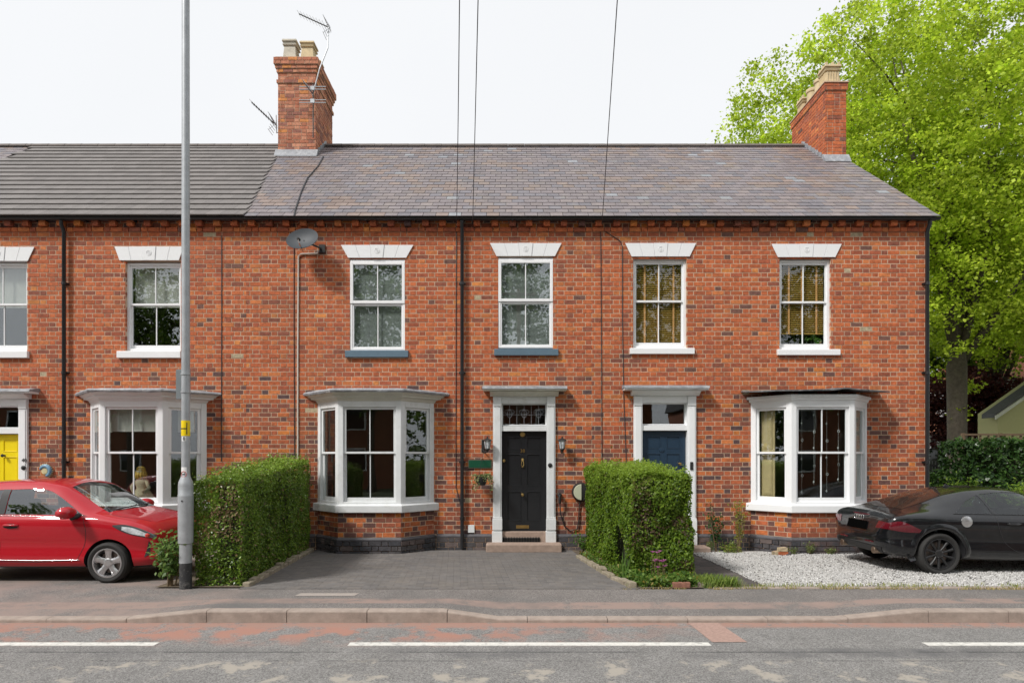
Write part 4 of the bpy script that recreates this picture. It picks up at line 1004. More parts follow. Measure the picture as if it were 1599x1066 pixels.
# lanterns
def lantern(px, py, side, label):
    t = thing('wall_lantern', label, 'lantern', at(px, py, DW), 'lanterns beside the black door'); X, z = WX(px,12.3), WZ(py,12.3); y = 12.32
    m = MB()
    m.lathe([(.0,.145),(.012,.14),(.014,.11),(.085,.07),(.092,.055),(.07,.055)], (X,y,z), 2, 6); m.build('cap', 'iron', t)
    m = MB(); m.lathe([(.07,.054),(.046,-.10)], (X,y,z), 2, 6); m.build('glass_body', 'lamp', t)
    m = MB()
    for k in range(6):
        a = math.pi*k/3; m.tube([(X+.072*math.cos(a), y+.072*math.sin(a), z+.055),(X+.048*math.cos(a), y+.048*math.sin(a), z-.10)], .006, 4)
    m.lathe([(.05,-.10),(.055,-.11),(.03,-.14),(.012,-.17),(.0,-.18)], (X,y,z), 2, 8); m.build('cage', 'iron', t)
    m = MB(); wx = X - .10 if side < 0 else X
    m.tube([(X, y, z-.15), (X+(wx-X)*.5, y+.06, z-.19), (wx, DW-.02, z-.12)], .012, 6); m.box(wx-.025, wx+.025, DW-.02, DW-.001, z-.17, z+.08); m.build('bracket', 'iron', t)
lantern(761, 692, -1, 'black wall lantern above the green plaque, next to the door surround')
lantern(878, 692, 1, 'black wall lantern above the charging point, next to the door surround')
# plaque, hanging basket, charger
hs_ = thing('house_sign', 'dark green rectangular plaque on the wall beside the black door', 'sign', at(748,724,DW))
MB().box(WX(731), WX(768), DW-.022, DW-.002, WZ(731), WZ(717)).build('backing', mat('sign_border', (.10,.09,.06), .5), hs_, bevel=.003)
MB().box(WX(732.5), WX(766.5), DW-.027, DW-.021, WZ(729.5), WZ(718.5)).build('face', 'green', hs_)
hb = thing('hanging_basket', 'black hanging pot with trailing variegated ivy below the green plaque', 'hanging basket', at(752,752,12.25))
bx_, by_, bz_ = at(752,748,12.25); m = MB(); m.lathe([(.0,-.12),(.07,-.115),(.10,-.06),(.115,.05),(.10,.05)], (bx_,by_,bz_), 2, 16); m.build('pot', 'iron', hb, smooth='edge')
m = MB()
for a in (0, 2.1, 4.2): m.tube([(bx_+.11*math.cos(a), by_+.11*math.sin(a), bz_+.05), (bx_, by_, bz_+.38)], .003, 4)
m.tube([(bx_, by_, bz_+.38), (bx_, DW, bz_+.42)], .008, 5); m.build('hanger', 'iron', hb)
P = []; 
for st in range(16):
    a = rng.uniform(0,6.28); L_ = rng.choice([.08,.12,.16,.30]); x_, y_, z_ = bx_+.08*math.cos(a), by_+.08*math.sin(a), bz_+.06
    if st in (0,1,2): a = 3.3; L_ = .34
    for k in range(int(L_*70)+4):
        u_ = k/(L_*70+4); P.append((x_+math.cos(a)*(.14*u_+.02), y_+math.sin(a)*.12*u_-.02, z_+.07*math.sin(min(3,u_*3.)) - L_*1.0*u_**1.6))
P = np.array(P); leaves_obj('ivy', P + rng.normal(0,.012,P.shape), np.tile([0,-1,.4],(len(P),1)), rng.uniform(.03,.05,len(P)), leafcols(len(P), (.10,.17,.04), (.50,.50,.25)), 'leaf', hb, .8)
ev = thing('charging_point', 'round vehicle charging unit on the wall half hidden by the clipped hedge', 'charger', at(905,768,DW))
X, z = WX(908,12.4), WZ(768,12.4)
MB().lathe([(.19,0),(.195,-.05),(.17,-.10),(0,-.115)], (X, DW, z), 1, 28).build('casing', 'iron', ev, smooth='edge')
hv = MB(); hv.prism([(X-.0+.16*math.cos(a), z+.16*math.sin(a)) for a in [math.pi/2+math.pi*k/14 for k in range(15)]], 1, DW-.125, DW-.09); hv.build('cover', 'meter', ev, bevel=.008)
X2, z2 = WX(874,12.4), WZ(775,12.4); MB().lathe([(.045,0),(.045,-.10),(.03,-.12)], (X2, DW, z2+.03), 1, 12).build('socket', 'iron', ev)
MB().tube([(X2, DW-.10, z2+.03),(X2,DW-.12,z2-.04),(X2+.0,DW-.10,z2-.13)], .03, 8).build('plug', 'iron', ev, smooth='edge')
MB().tube([(X2,DW-.10,z2-.10),(X2+.02,DW-.05,z2-.35),(X2+.10,DW-.03,z2-.60),(X2+.22,DW-.03,z2-.70),(X2+.36,DW-.03,z2-.66),(X2+.39,DW-.03,z2-.50),(X2+.40,DW-.03,z2-.2),(X,DW-.04,z-.1)], .012, 6).build('charging_cable', 'iron', ev, smooth=True)
# ornament by the yellow door, figure in the bay, bead strings
orn = thing('wall_ornament', 'round blue and cream ceramic ornament hung on the wall beside the yellow door', 'ornament', at(72,735,DW))
X, z = WX(72), WZ(735); m = MB(); n = 15
m.tube([(X+.01+.10*math.cos(a), DW-.035, z+.0+.10*math.sin(a)) for a in [R(-75+k*17) for k in range(n)]], [.03+.012*math.sin(k*.22) for k in range(n)], 8); m.build('shell', 'ceramic_b', orn, smooth=True)
MB().lathe([(.075,0),(.075,-.03),(.06,-.05),(0,-.055)], (X,DW,z), 1, 16).build('face', 'ceramic_y', orn, smooth='edge')
m = MB(); [m.lathe([(.014,0),(.014,-.04),(0,-.045)], (X+.0+.138*math.cos(R(k*17-60)), DW, z+.138*math.sin(R(k*17-60))), 1, 6) for k in range(12)]; m.build('beads', 'ceramic_y', orn)
fg = thing('figurine', 'pale stone figure with golden hair standing on the sill inside the bay window', 'figurine', (BX['left']+.3, DW-.3, .98))
X, y_, z = WX(218,12.25), 12.26, .97
MB().lathe([(.0,0),(.20,0),(.21,.03),(.19,.12),(.17,.16),(.12,.24),(.09,.30),(.115,.38),(.10,.45),(.05,.49),(.04,.52),(0,.53)], (X+.05,y_,z), 2, 18, sx=1.15).build('figure_body', 'statue', fg, smooth=True)
MB().tube([(X-.05,y_-.03,z+.43),(X-.13,y_-.06,z+.32),(X-.06,y_-.13,z+.22)], [.04,.034,.025], 8).build('arm', 'statue', fg, smooth=True); MB().tube([(X+.14,y_-.03,z+.43),(X+.22,y_-.06,z+.30),(X+.12,y_-.13,z+.22)], [.04,.034,.025], 8).build('arm', 'statue', fg, smooth=True)
MB().lathe([(0,-.10),(.05,-.085),(.075,-.03),(.078,.03),(.055,.08),(0,.10)], (X+.02,y_-.01,z+.60), 2, 14).build('head', 'statue', fg, smooth=True)
hh = MB(); hh.lathe([(0,-.02),(.075,-.015),(.088,.03),(.075,.09),(.04,.12),(0,.125)], (X+.02,y_+.005,z+.605), 2, 14)
for k in range(9): a = R(150+k*30); hh.tube([(X+.02+.07*math.cos(a),y_+.07*math.sin(a)*.8,z+.63),(X+.02+.09*math.cos(a),y_+.085*math.sin(a),z+.55),(X+.02+.08*math.cos(a),y_+.08*math.sin(a),z+.47)], [.025,.028,.012], 6)
hh.build('hair', 'blond', fg, smooth=True)
for i, (px, top, bot, ks) in enumerate(((1252,640,770,(660,687,716,742,768)), (1271,637,756,(647,674,699,727,752)), (1291,637,768,(661,688,714,740,766)), (1309,637,752,(646,673,699,725,748)))):
    Y_ = 12.16; t = thing('bead_string', 'string of clear glass beads inside the shuttered bay window, ' + ('nearest the pine shutter', 'second from the pine shutter', 'third from the pine shutter', 'farthest from the pine shutter')[i], 'ornament', at(px, top, Y_), 'bead strings in the bay window')
    MB().tube([at(px, top-8, Y_), at(px, bot, Y_)], .002, 4).build('thread', 'plain_white', t)
    for j, q in enumerate(ks):
        c = at(px + (j % 2)*1.0 - .5, q, Y_)
        if j % 2: MB().tube([(c[0]+.02*math.cos(a*math.pi/6), c[1], c[2]+.024*math.sin(a*math.pi/6)) for a in range(13)], .006, 6).build('bead', 'bead', t, smooth=True)
        else: MB().lathe([(0,-.03),(.014,-.014),(.016,0),(.008,.016),(0,.022)], c, 2, 8).build('bead', 'bead', t)
wp = thing('window_plant', 'broad-leaved house plant behind the lower pane of an upstairs window', 'plant', at(1275,541,12.72))
MB().lathe([(.05,0),(.07,.10),(.06,.10)], at(1278,541,12.75), 2, 12).build('pot', 'pot', wp)
P = np.array([at(1276+rng.normal(0,9), 524+rng.normal(0,7), 12.72+rng.normal(0,.02)) for _ in range(26)]); leaves_obj('foliage', P, np.tile([0,-1,.3],(26,1)), rng.uniform(.07,.13,26), leafcols(26,(.10,.25,.04),(.22,.42,.08)), 'leaf', wp, .8, .4)

# ------------------------------------------------------------------ vegetation
def in_poly(poly, n):
    """n random points inside a convex quad footprint"""
    a, b, c, d = [np.array(p) for p in poly]; u = rng.random((n,1)); v = rng.random((n,1)); return (a*(1-u)+b*u)*(1-v) + (d*(1-u)+c*u)*v
def hedge(name, label, foot, h0, h1, n, la, lb, size, mat_='leafgloss', dead=None, pd=0., jag=.05, yfront=None, jit=.9, gap=None, group=None, cat='hedge', top=None):
    """foot: 4 ground corners (front-left, front-right, back-right, back-left); height h0 at the front, h1 at the back"""
    cx = sum(p[0] for p in foot)/4; cy = sum(p[1] for p in foot)/4; z0 = gz(cx, cy); t = thing(name, label, cat, (cx, cy, z0), group)
    fc = [Vector((*p, 0)) for p in foot]; y0, y1 = foot[0][1], foot[2][1]
    def hh(y): return h0 + (h1-h0)*min(1, max(0, (y-y0)/(y1-y0)))
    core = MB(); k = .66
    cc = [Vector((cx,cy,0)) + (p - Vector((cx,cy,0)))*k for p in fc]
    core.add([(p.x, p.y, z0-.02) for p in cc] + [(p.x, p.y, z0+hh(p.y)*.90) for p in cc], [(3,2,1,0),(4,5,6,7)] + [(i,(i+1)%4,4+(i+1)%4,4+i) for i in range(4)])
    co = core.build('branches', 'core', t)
    P = []; Nn = []; areas = []
    sides = [(fc[i], fc[(i+1)%4]) for i in range(4)]
    for a, b in sides: areas.append((b-a).length*(h0+h1)/2)
    areas.append(abs((fc[1]-fc[0]).length*(fc[2]-fc[1]).length)); tot = sum(areas)
    for i, (a, b) in enumerate(sides):
        m_ = int(n*areas[i]/tot); u = rng.random(m_); z = rng.random(m_)**.95; nrm = (b-a).cross(Vector((0,0,1))).normalized()
        for q in range(m_):
            p = a + (b-a)*u[q]; H_ = hh(p.y); zz = z[q]*H_
            d = jag*noise.noise(Vector((p.x*2.2, p.y*2.2, zz*2.2)))*1.6 + .35*jag*noise.noise(Vector((p.x*9, p.y*9, zz*9))) - abs(rng.normal(0,.035)) - .10*max(0, zz/H_-.93)*8*.1
            if gap and gap(p.x, p.y, zz): d -= .35
            edge = max(0, (zz/H_-.92)/.08); d -= .06*edge*edge
            P.append((p.x+nrm.x*d, p.y+nrm.y*d, z0+zz)); Nn.append((nrm.x, nrm.y, .35))
    m_ = int(n*areas[4]/tot); Q = in_poly([np.array((p.x,p.y)) for p in fc], m_)
    for q in range(m_):
        x_, y_ = Q[q]; d = jag*1.2*noise.noise(Vector((x_*2.2, y_*2.2, 7))) - abs(rng.normal(0,.03)) + (.05*rng.random()**6*3)
        P.append((x_, y_, z0+hh(y_)+d)); Nn.append((0,-.2,1))
    P = np.array(P); Nn = np.array(Nn, dtype=float); c = leafcols(len(P), la, lb, dead, pd)
    if pd:                   # browned patches
        pt_ = np.array([noise.noise(Vector(p)*1.9+Vector((4,1,9))) for p in P]); q_ = (pt_ > .18) & (rng.random(len(P)) < .45) & (Nn[:,1] < -.5); c[q_] = np.array(dead)*rng.uniform(.6,1.2,(q_.sum(),1))
    if top is not None:      # leaf colour blends toward the paler top colour with height
        k_ = np.clip((P[:,2]-z0)/max(h0,h1)-.72, 0, .28)/.28; c = c*(1-k_[:,None]*.55) + np.array(top)*k_[:,None]*.55
    leaves_obj('foliage', P, Nn, rng.uniform(.7,1.3,len(P))*size, c, mat_, t, .55, jit)
    return t
hedge('clipped_hedge', 'tall glossy privet hedge between the lamp post and the drive, front browned in patches', [(-4.42,8.52),(-3.74,8.52),(-4.02,12.25),(-4.78,12.25)], 1.50, 1.78, 60000, (.07,.145,.016), (.22,.33,.04), .040, dead=(.27,.19,.10), pd=.05, top=(.27,.40,.05), jag=.06)
hedge('clipped_hedge', 'feathery conifer hedge hollowed at its foot beside the navy door path', [(1.76,9.0),(2.64,9.0),(2.52,11.9),(1.42,11.9)], 1.58, 1.66, 62000, (.075,.15,.016), (.25,.37,.035), .048, mat_='leaf', dead=(.16,.11,.06), pd=.03, jag=.085, top=(.34,.48,.06), jit=.6,
      gap=lambda x_, y_, z_: (x_ < 1.8 and 9.25 < y_ < 9.9 and z_ < .75))
def shrub(name, label, c, r, h, n, la, lb, size, cat='shrub', mat_='leaf', stems=5, group=None, dead=None, pd=0, flat=1.):
    z0 = c[2] if len(c) > 2 else gz(c[0], c[1]); t = thing(name, label, cat, (c[0], c[1], z0), group)
    st = MB(); P = []
    for k in range(stems):
        a = rng.uniform(0,6.28); tip = Vector((c[0]+r*.8*math.cos(a)*rng.uniform(.3,1), c[1]+r*.8*flat*math.sin(a)*rng.uniform(.3,1), z0+h*rng.uniform(.6,1)))
        b0 = Vector((c[0]+rng.normal(0,r*.1), c[1]+rng.normal(0,r*.08), z0)); md = (b0+tip)/2 + Vector((rng.normal(0,r*.12), rng.normal(0,r*.1), h*.05)); st.tube([b0, md, tip], [.012*h**.5,.008*h**.5,.004], 5)
        for _ in range(n//stems):
            u = rng.uniform(.25,1.05); p = (b0*(1-u)**2 + md*2*u*(1-u) + tip*u*u) if u <= 1 else tip
            P.append(np.array(p) + rng.normal(0, r*.22*(.4+u*.7), 3)*np.array([1,flat,.8]))
    st.build('stems', 'twig', t); P = np.array(P); P[:,2] = np.maximum(P[:,2], z0+.01)
    leaves_obj('foliage', P, np.tile([0,-.5,.7],(len(P),1)), rng.uniform(.6,1.3,len(P))*size, leafcols(len(P), la, lb, dead, pd), mat_, t, .5)
    return t
s1 = shrub('leafy_shrub', 'light green leafy shrub with a red bud growing round the lamp post foot', (-4.72,8.55), .30, .75, 700, (.10,.20,.04), (.24,.36,.10), .075, stems=10)
MB().lathe([(0,-.03),(.03,-.01),(.03,.02),(0,.04)], (-4.98,8.42,.80), 2, 8).build('bud', 'red', s1)
shrub('rose_bush', 'dark-leaved rose bush against the wall beside the navy door path', (WX(1118,12.2),12.22), .22, .95, 420, (.02,.07,.02), (.05,.14,.03), .055, stems=5, flat=.5)
shrub('wall_shrub', 'yellow-green shrub with bare stems against the wall beside the shuttered bay', (WX(1155,12.2),12.2), .26, 1.10, 520, (.16,.22,.03), (.38,.36,.06), .045, stems=7, flat=.5)
shrub('ivy_plant', 'dark ivy growing at the wall behind the privet hedge top', (-4.1,12.35), .16, 2.0, 160, (.05,.11,.02), (.12,.2,.04), .05, stems=4, flat=.4)
shrub('climbing_shrub', 'bright leafy shoots rising behind the conifer hedge beside the navy door surround', (2.05,12.2), .42, 1.95, 700, (.10,.2,.02), (.24,.36,.04), .06, stems=9, flat=.4)
shrub('ivy_plant', 'small glossy ivy growing at the wall foot below the charging point', (1.42,12.2), .22, .38, 260, (.05,.13,.02), (.13,.26,.04), .055, stems=7)
for px, lb in ((1146,'grey-green lavender tuft at the wall foot between the wall shrubs and rubble'), (1110,'low green tuft under the rose bush at the wall foot'), (1265,'round pale green weed at the foot of the shuttered bay'), (1296,'pale weed at the bay foot beside the black car'), (1238,'flat pale weed beside the broken bricks at the bay foot')):
    yy = 12.2 if px < 1200 else DW-BAYP-.10
    shrub('weed_clump', lb, (WX(px,yy),yy), .13, .22 if px in (1146,1265,1110) else .12, 240, (.12,.19,.05), (.30,.36,.12), .03, cat='plant', stems=9, group='plants along the wall foot', flat=.6)
shrub('weed_clump', 'spreading yellow-green ground cover under the wall shrubs', (WX(1136,12.1),12.08), .34, .14, 420, (.13,.22,.03), (.32,.38,.05), .035, cat='plant', stems=12, group='plants along the wall foot', flat=.5)
# rubble by the bay
rb = thing('rubble_pile', 'small pile of broken bricks and mortar at the bay foot', 'rubble', (WX(1219,11.8),11.8,0))
for k, (dx, dz, sx, c) in enumerate(((0,.0,.11,'main'),(.03,.075,.08,'odd'),(-.10,.0,.05,'odd'),(.12,.0,.04,'blue'))):
    m = MB(); x0_ = WX(1219,11.75)+dx; g_ = gz(x0_,11.75); m.box(x0_-sx, x0_+sx, 11.68, 11.82, g_+dz, g_+dz+.07); m.v = [tuple(Vector(p)+Vector((random.uniform(-.012,.012),random.uniform(-.012,.012),random.uniform(-.01,.01)*(p[2]>g_+.01)))) for p in m.v]
    m.col = pick(c); m.c = [m.col]*len(m.f); m.build('brick_fragment', 'brick_a', rb)
# planting bed at the foot of the conifer hedge
bed = MB(); bp_ = [(1.72,8.38),(2.62,8.40),(2.62,9.3),(2.5,12.4),(1.2,12.4),(1.26,11.6)]
bed.add([(p[0],p[1],gz(*p)+.012) for p in bp_] , [tuple(range(6))]); struct(bed.build('planting_bed', 'soil'))
bed2 = MB(); bp2 = [(-4.9,8.45),(-3.70,8.45),(-3.95,12.45),(-4.95,12.45)]; bed2.add([(p[0],p[1],gz(*p)+.012) for p in bp2], [(0,1,2,3)]); struct(bed2.build('planting_bed', 'soil'))
def edging(pts, name, label):
    t = thing(name, label, 'edging', (*pts[0], 0)); L_ = 0
    for (a, b) in zip(pts, pts[1:]):
        a, b = Vector(a), Vector(b); d = (b-a).length; k = 0.
        while k < d - .08:
            ln = random.uniform(.14,.28); p = a + (b-a)*(min(d, k+ln/2)/d); ang = math.atan2((b-a).y, (b-a).x) + random.uniform(-.15,.15); m = MB(); hgt = random.uniform(.05,.10)
            m.box(-ln/2+.008, ln/2-.008, -.055, .055, -.02, hgt); rot = Matrix.Rotation(ang, 3, 'Z'); zz = gz(p.x, p.y)
            m.v = [tuple(rot @ (Vector(v)*random.uniform(.86,1.08)) + Vector((p.x, p.y, zz))) for v in m.v]; m.build('edging_stone', 'soilstone', t, bevel=.015); k += ln
M['soilstone'] = mat('mossy_stone', (.27,.23,.17), .95, var=.35, vscale=14, bump=.5, dirt=(.16,.17,.07,.6), dscale=6)
edging([(1.66,8.42),(1.50,9.2),(1.24,11.3)], 'stone_edging', 'low mossy stone edging along the drive beside the conifer hedge')
edging([(-3.66,8.50),(-3.80,10.0),(-3.98,12.2)], 'stone_edging', 'low rubble edging along the drive under the privet hedge')
def ground_cover(name, label, poly, n, la, lb, size, h, cat='ground cover', mat_='leaf', dead=None, pd=0., top=True):
    Q = in_poly([np.array(p) for p in poly], n); z = np.array([gz(*q) for q in Q]); hgt = np.array([max(0., .5+.5*noise.noise(Vector((q[0]*4, q[1]*4, 0)))) for q in Q])
    P = np.c_[Q, z + .012 + h*hgt*rng.random(n)]; c = P.mean(0); t = thing(name, label, cat, (c[0], c[1], float(z.min())))
    o = leaves_obj('foliage', P, np.tile([0,-.6,.8],(n,1)), rng.uniform(.6,1.3,n)*size, leafcols(n, la, lb, dead, pd), mat_, t, .6); t['kind'] = 'stuff'; return t
gc1 = ground_cover('ivy_ground_cover', 'mixed ivy and leafy ground cover at the foot of the conifer hedge', [(1.74,8.42),(2.55,8.44),(2.6,9.05),(1.55,9.6)], 5200, (.06,.14,.02), (.22,.34,.06), .05, .26, dead=(.36,.30,.06), pd=.10)
ground_cover('ivy_ground_cover', 'trailing weeds along the drive edge beside the conifer hedge', [(1.56,9.1),(1.8,9.2),(1.5,11.8),(1.26,11.6)], 1600, (.07,.15,.02), (.22,.34,.06), .045, .16, dead=(.30,.23,.08), pd=.2)
def grass(name, label, poly, n, h, la, lb):
    Q = in_poly([np.array(p) for p in poly], n); mask = np.array([noise.noise(Vector((q[0]*2.6, q[1]*5, 2))) > -.12 for q in Q]); Q = Q[mask]; n = len(Q); mb = MB(); cols = leafcols(n, la, lb)
    for q, c in zip(Q, cols):
        z = gz(*q); a = rng.uniform(0,6.28); L_ = h*rng.uniform(.4,1.2); d = Vector((math.cos(a)*L_*.4, math.sin(a)*L_*.4, L_)); w_ = Vector((-math.sin(a), math.cos(a), 0))*.004; p = Vector((q[0], q[1], z+.0))
        mb.col = tuple(c); mb.add([p-w_, p+w_, p+d*.6+w_*.7+Vector((0,0,L_*.15)), p+d], [(0,1,2,3)])
    o = mb.build(name, 'grass', recalc=False); stuff(o); return tag(o, label, 'grass')
grass('grass', 'grass and weeds growing along the gravel edging stones', [(2.6,8.37),(9.5,8.40),(9.5,8.62),(2.75,8.60)], 1900, .06, (.16,.22,.04), (.42,.40,.14))
grass('grass', 'dry moss and grass along the back of the pavement', [(1.5,8.33),(9.5,8.30),(9.5,8.41),(1.5,8.42)], 2400, .025, (.30,.24,.08), (.50,.40,.18))
grass('grass', 'long green grass beside the loose red brick at the path end', [(2.60,8.43),(3.15,8.43),(2.95,8.62),(2.62,8.85)], 900, .15, (.10,.18,.03), (.30,.38,.08))
fl = thing('pink_flowers', 'clump of pink flowers on thin stems before the conifer hedge', 'flowers', (2.1,8.72,.07)); m = MB(); st = MB()
for px, py in ((1019,862),(1026,863),(1030,861),(1022,876),(1030,876),(1037,875),(1027,886),(1038,884),(1024,874),(1034,877)):
    c = Vector(at(px, py, 8.72)); st.tube([(c.x+rng.normal(0,.02), 8.76, .07), (c.x, 8.72, c.z)], .004, 4)
    for k in range(7): a = 6.28*k/7; m.add([c, c+Vector((.03*math.cos(a-.3),-.012+.02*math.sin(a-.3),.018)), c+Vector((.042*math.cos(a),-.012+.03*math.sin(a),.02)), c+Vector((.03*math.cos(a+.3),-.012+.02*math.sin(a+.3),.018))], [(0,1,2,3)])
st.build('stem', 'twig', fl); m.build('petals', 'petal', fl, recalc=False)
lb_ = thing('broad_leaf_clump', 'tuft of upright strap-like leaves in the hollow of the conifer hedge', 'plant', (1.72,9.25,.06)); m = MB()
for k in range(26):
    a = rng.uniform(0,6.28); h_ = rng.uniform(.25,.5); p = Vector((1.72+rng.normal(0,.10), 9.15+rng.normal(0,.08), .06)); d = Vector((math.cos(a)*.14, math.sin(a)*.12, h_)); w_ = Vector((-math.sin(a), math.cos(a), 0))*.012
    m.col = (.12,.22,.04); m.add([p-w_, p+w_, p+d*.7+w_, p+d], [(0,1,2,3)])
m.build('leaves', 'leaf', lb_, recalc=False)
for dx, lb in ((0,'loose red brick lying at the end of the planting bed'),):
    m = MB(); X_ = WX(1063,8.45); g_ = gz(X_,8.45); m.box(X_-.12, X_+.12, 8.40, 8.50, g_, g_+.085); m.c = [(.24,.11,.075)]*6; tag(m.build('loose_brick', 'brick_a', loc=(X_,8.45,g_), bevel=.008), lb, 'brick')
m = MB(); X_ = WX(1098,8.55); g_ = gz(X_,8.55); m.box(X_-.13, X_+.10, 8.48, 8.64, g_, g_+.05); tag(m.build('stone_slab', 'kerb', loc=(X_,8.55,g_), bevel=.012), 'flat grey stone lying beside the loose red brick', 'stone')

# trees
def tree(name, label, base, trunk_h, r0, crown_c, crown_r, nclump, per, la, lb, size, limbs=9, group=None, cat='tree', cl_r=.5, seed=1, forks=3, shell=.45, zmin=None):
    rs = np.random.default_rng(seed); t = thing(name, label, cat, base, group); b = Vector(base); cc = Vector(crown_c); cr = Vector(crown_r)
    tr = MB(); top = b + Vector((0,0,trunk_h)); k = 9
    tr.tube([b+Vector((0,0,-.1)), b+Vector((.02,0,.35)), b+Vector((.03,.02,trunk_h*.5)), top, top+Vector((.1,0,.6))], [r0*1.35, r0*1.05, r0*.92, r0*.95, r0*.6], 14)
    tips = []
    for i in range(limbs):
        a = 6.283*i/limbs + rs.uniform(-.3,.3); el = rs.uniform(.45,1.35) if i % 3 else 1.45
        end = cc + Vector((cr.x*.72*math.cos(a)*math.cos(el), cr.y*.72*math.sin(a)*math.cos(el), cr.z*.75*math.sin(el)*rs.uniform(.5,1.)))
        m1 = top.lerp(end, .35) + Vector((rs.normal(0,.35), rs.normal(0,.35), cr.z*.10)); m2 = top.lerp(end, .7) + Vector((rs.normal(0,.4), rs.normal(0,.4), cr.z*.06))
        rr = r0*rs.uniform(.32,.5); tr.tube([top-Vector((0,0,.15)), m1, m2, end], [rr, rr*.7, rr*.4, rr*.12], 8); tips += [m1, m2, end]
        for j in range(forks):
            p = top.lerp(end, .3+.22*j) + Vector((0,0,cr.z*.09)); e2 = p + Vector((rs.normal(0,cr.x*.28), rs.normal(0,cr.y*.28), rs.uniform(-.1,.35)*cr.z)); tr.tube([p, p.lerp(e2,.5)+Vector((0,0,.3)), e2], [rr*.35, rr*.2, rr*.06], 6)
    tr.build('trunk', 'bark', t, smooth=True)
    # leaf clumps through the crown
    d = rs.normal(0,1,(nclump,3)); d /= np.linalg.norm(d, axis=1, keepdims=True); rad = rs.random(nclump)**shell
    wob = np.array([1 + .22*noise.noise(Vector(q*2.1)+Vector((seed,0,0))) + .12*noise.noise(Vector(q*5.)) for q in d]); cen = np.array(cc) + d*np.array(cr)*(rad*wob)[:,None]
    if zmin is not None: cen = cen[(cen[:,2] > zmin + 1.2*rs.random(nclump)) | (rs.random(nclump) < .04)]; nclump = len(cen)
    N_ = nclump*per; idx = np.repeat(np.arange(nclump), per); off = rs.normal(0,1,(N_,3)); off /= np.linalg.norm(off,axis=1,keepdims=True)
    P = cen[idx] + off*(rs.random((N_,1))**.6)*cl_r*rs.uniform(.6,1.4,nclump)[idx][:,None]*np.array([1,1,.7]); ct = rs.uniform(.62,1.25,nclump)[idx][:,None]
    leaves_obj('crown', P, np.tile([0,0,.8],(N_,1)), rs.uniform(.65,1.35,N_)*size, leafcols(N_, la, lb)*ct, 'leaf', t, .75, .8)
    return t
TY = 25.
tree('lime_tree', 'large bright green tree rising beside the end house behind the dark laurel hedge', (WX(1494,TY),TY,0), 5.6, .37, (WX(1556,TY),TY+1.0,12.8), (12.3,7.5,9.3), 3500, 96, (.34,.48,.03), (.62,.74,.07), .135, 13, cl_r=.72, seed=3, shell=.42, zmin=6.3)
tree('lime_tree', 'second bright green tree whose crown fills the gap behind the large trunk', (WX(1590,32),34.,0), 4.5, .35, (WX(1600,34)+1,34.,12.), (8,6,7.0), 1000, 50, (.24,.37,.022), (.46,.58,.05), .22, 8, cl_r=.95, seed=5, zmin=6.5)
tree('copper_tree', 'small purple-leaved tree behind the trellis beside the large trunk', (WX(1515,33),33,0), 2., .15, (WX(1512,33),33,4.5), (3.6,2.0,2.3), 420, 46, (.07,.022,.028), (.22,.075,.065), .17, 7, cl_r=.5, seed=8)
tree('garden_tree', 'loose green tree between the end house and the large trunk', (WX(1466,34),36,0), 2.2, .12, (WX(1462,36),36,8.6), (2.8,2.5,2.6), 220, 46, (.10,.19,.02), (.24,.36,.05), .22, 6, cl_r=.6, seed=11)
hedge('laurel_hedge', 'dark laurel hedge below the trellis behind the black car', [(WX(1512,21),21.),(WX(1660,21),21.),(WX(1660,21)+.3,22.4),(WX(1512,21),22.4)], 2.38, 2.45, 9000, (.02,.055,.014), (.06,.12,.025), .16, jag=.16)
hedge('laurel_hedge', 'dark shrubbery between the brick gable and the tree trunk', [(WX(1452,21.5),21.5),(WX(1488,21.5),21.5),(WX(1488,21.5),22.6),(WX(1452,21.5),22.6)], 1.25, 1.3, 2600, (.025,.07,.016), (.08,.16,.03), .12, jag=.14)
shrub('low_bush', 'low bright green bush under the tree trunk beyond the black car', (WX(1500,19),19.0,0), .9, 1.1, 1500, (.10,.20,.02), (.26,.38,.05), .11, stems=16)
shrub('low_bush', 'bright bush behind the black car roof to the side of the dark laurel', (WX(1592,18),18.0,0), .6, 1.25, 900, (.14,.26,.03), (.30,.42,.05), .10, stems=12)
# trellis fence
tf = thing('trellis_fence', 'dark wooden trellis along the top of the laurel hedge', 'fence', (WX(1560,22.9),22.9,0)); xa, xb = WX(1506,22.9), WX(1680,22.9); zt_, zb_ = WZ(678,22.9), WZ(690,22.9)
for k in range(int((xb-xa)/.30)+1): MB().box(xa+k*.30-.03, xa+k*.30+.03, 22.89, 22.93, zb_-.1, zt_+.02).build('upright', 'wood', tf)
for z in (zb_, zt_): MB().box(xa, xb, 22.865, 22.889, z-.04, z+.03).build('rail', 'wood', tf)
for k in range(4): MB().box(xa+k*1.4-.05, xa+k*1.4+.05, 22.935, 23.03, 0, zt_+.05).build('post', 'wood', tf)
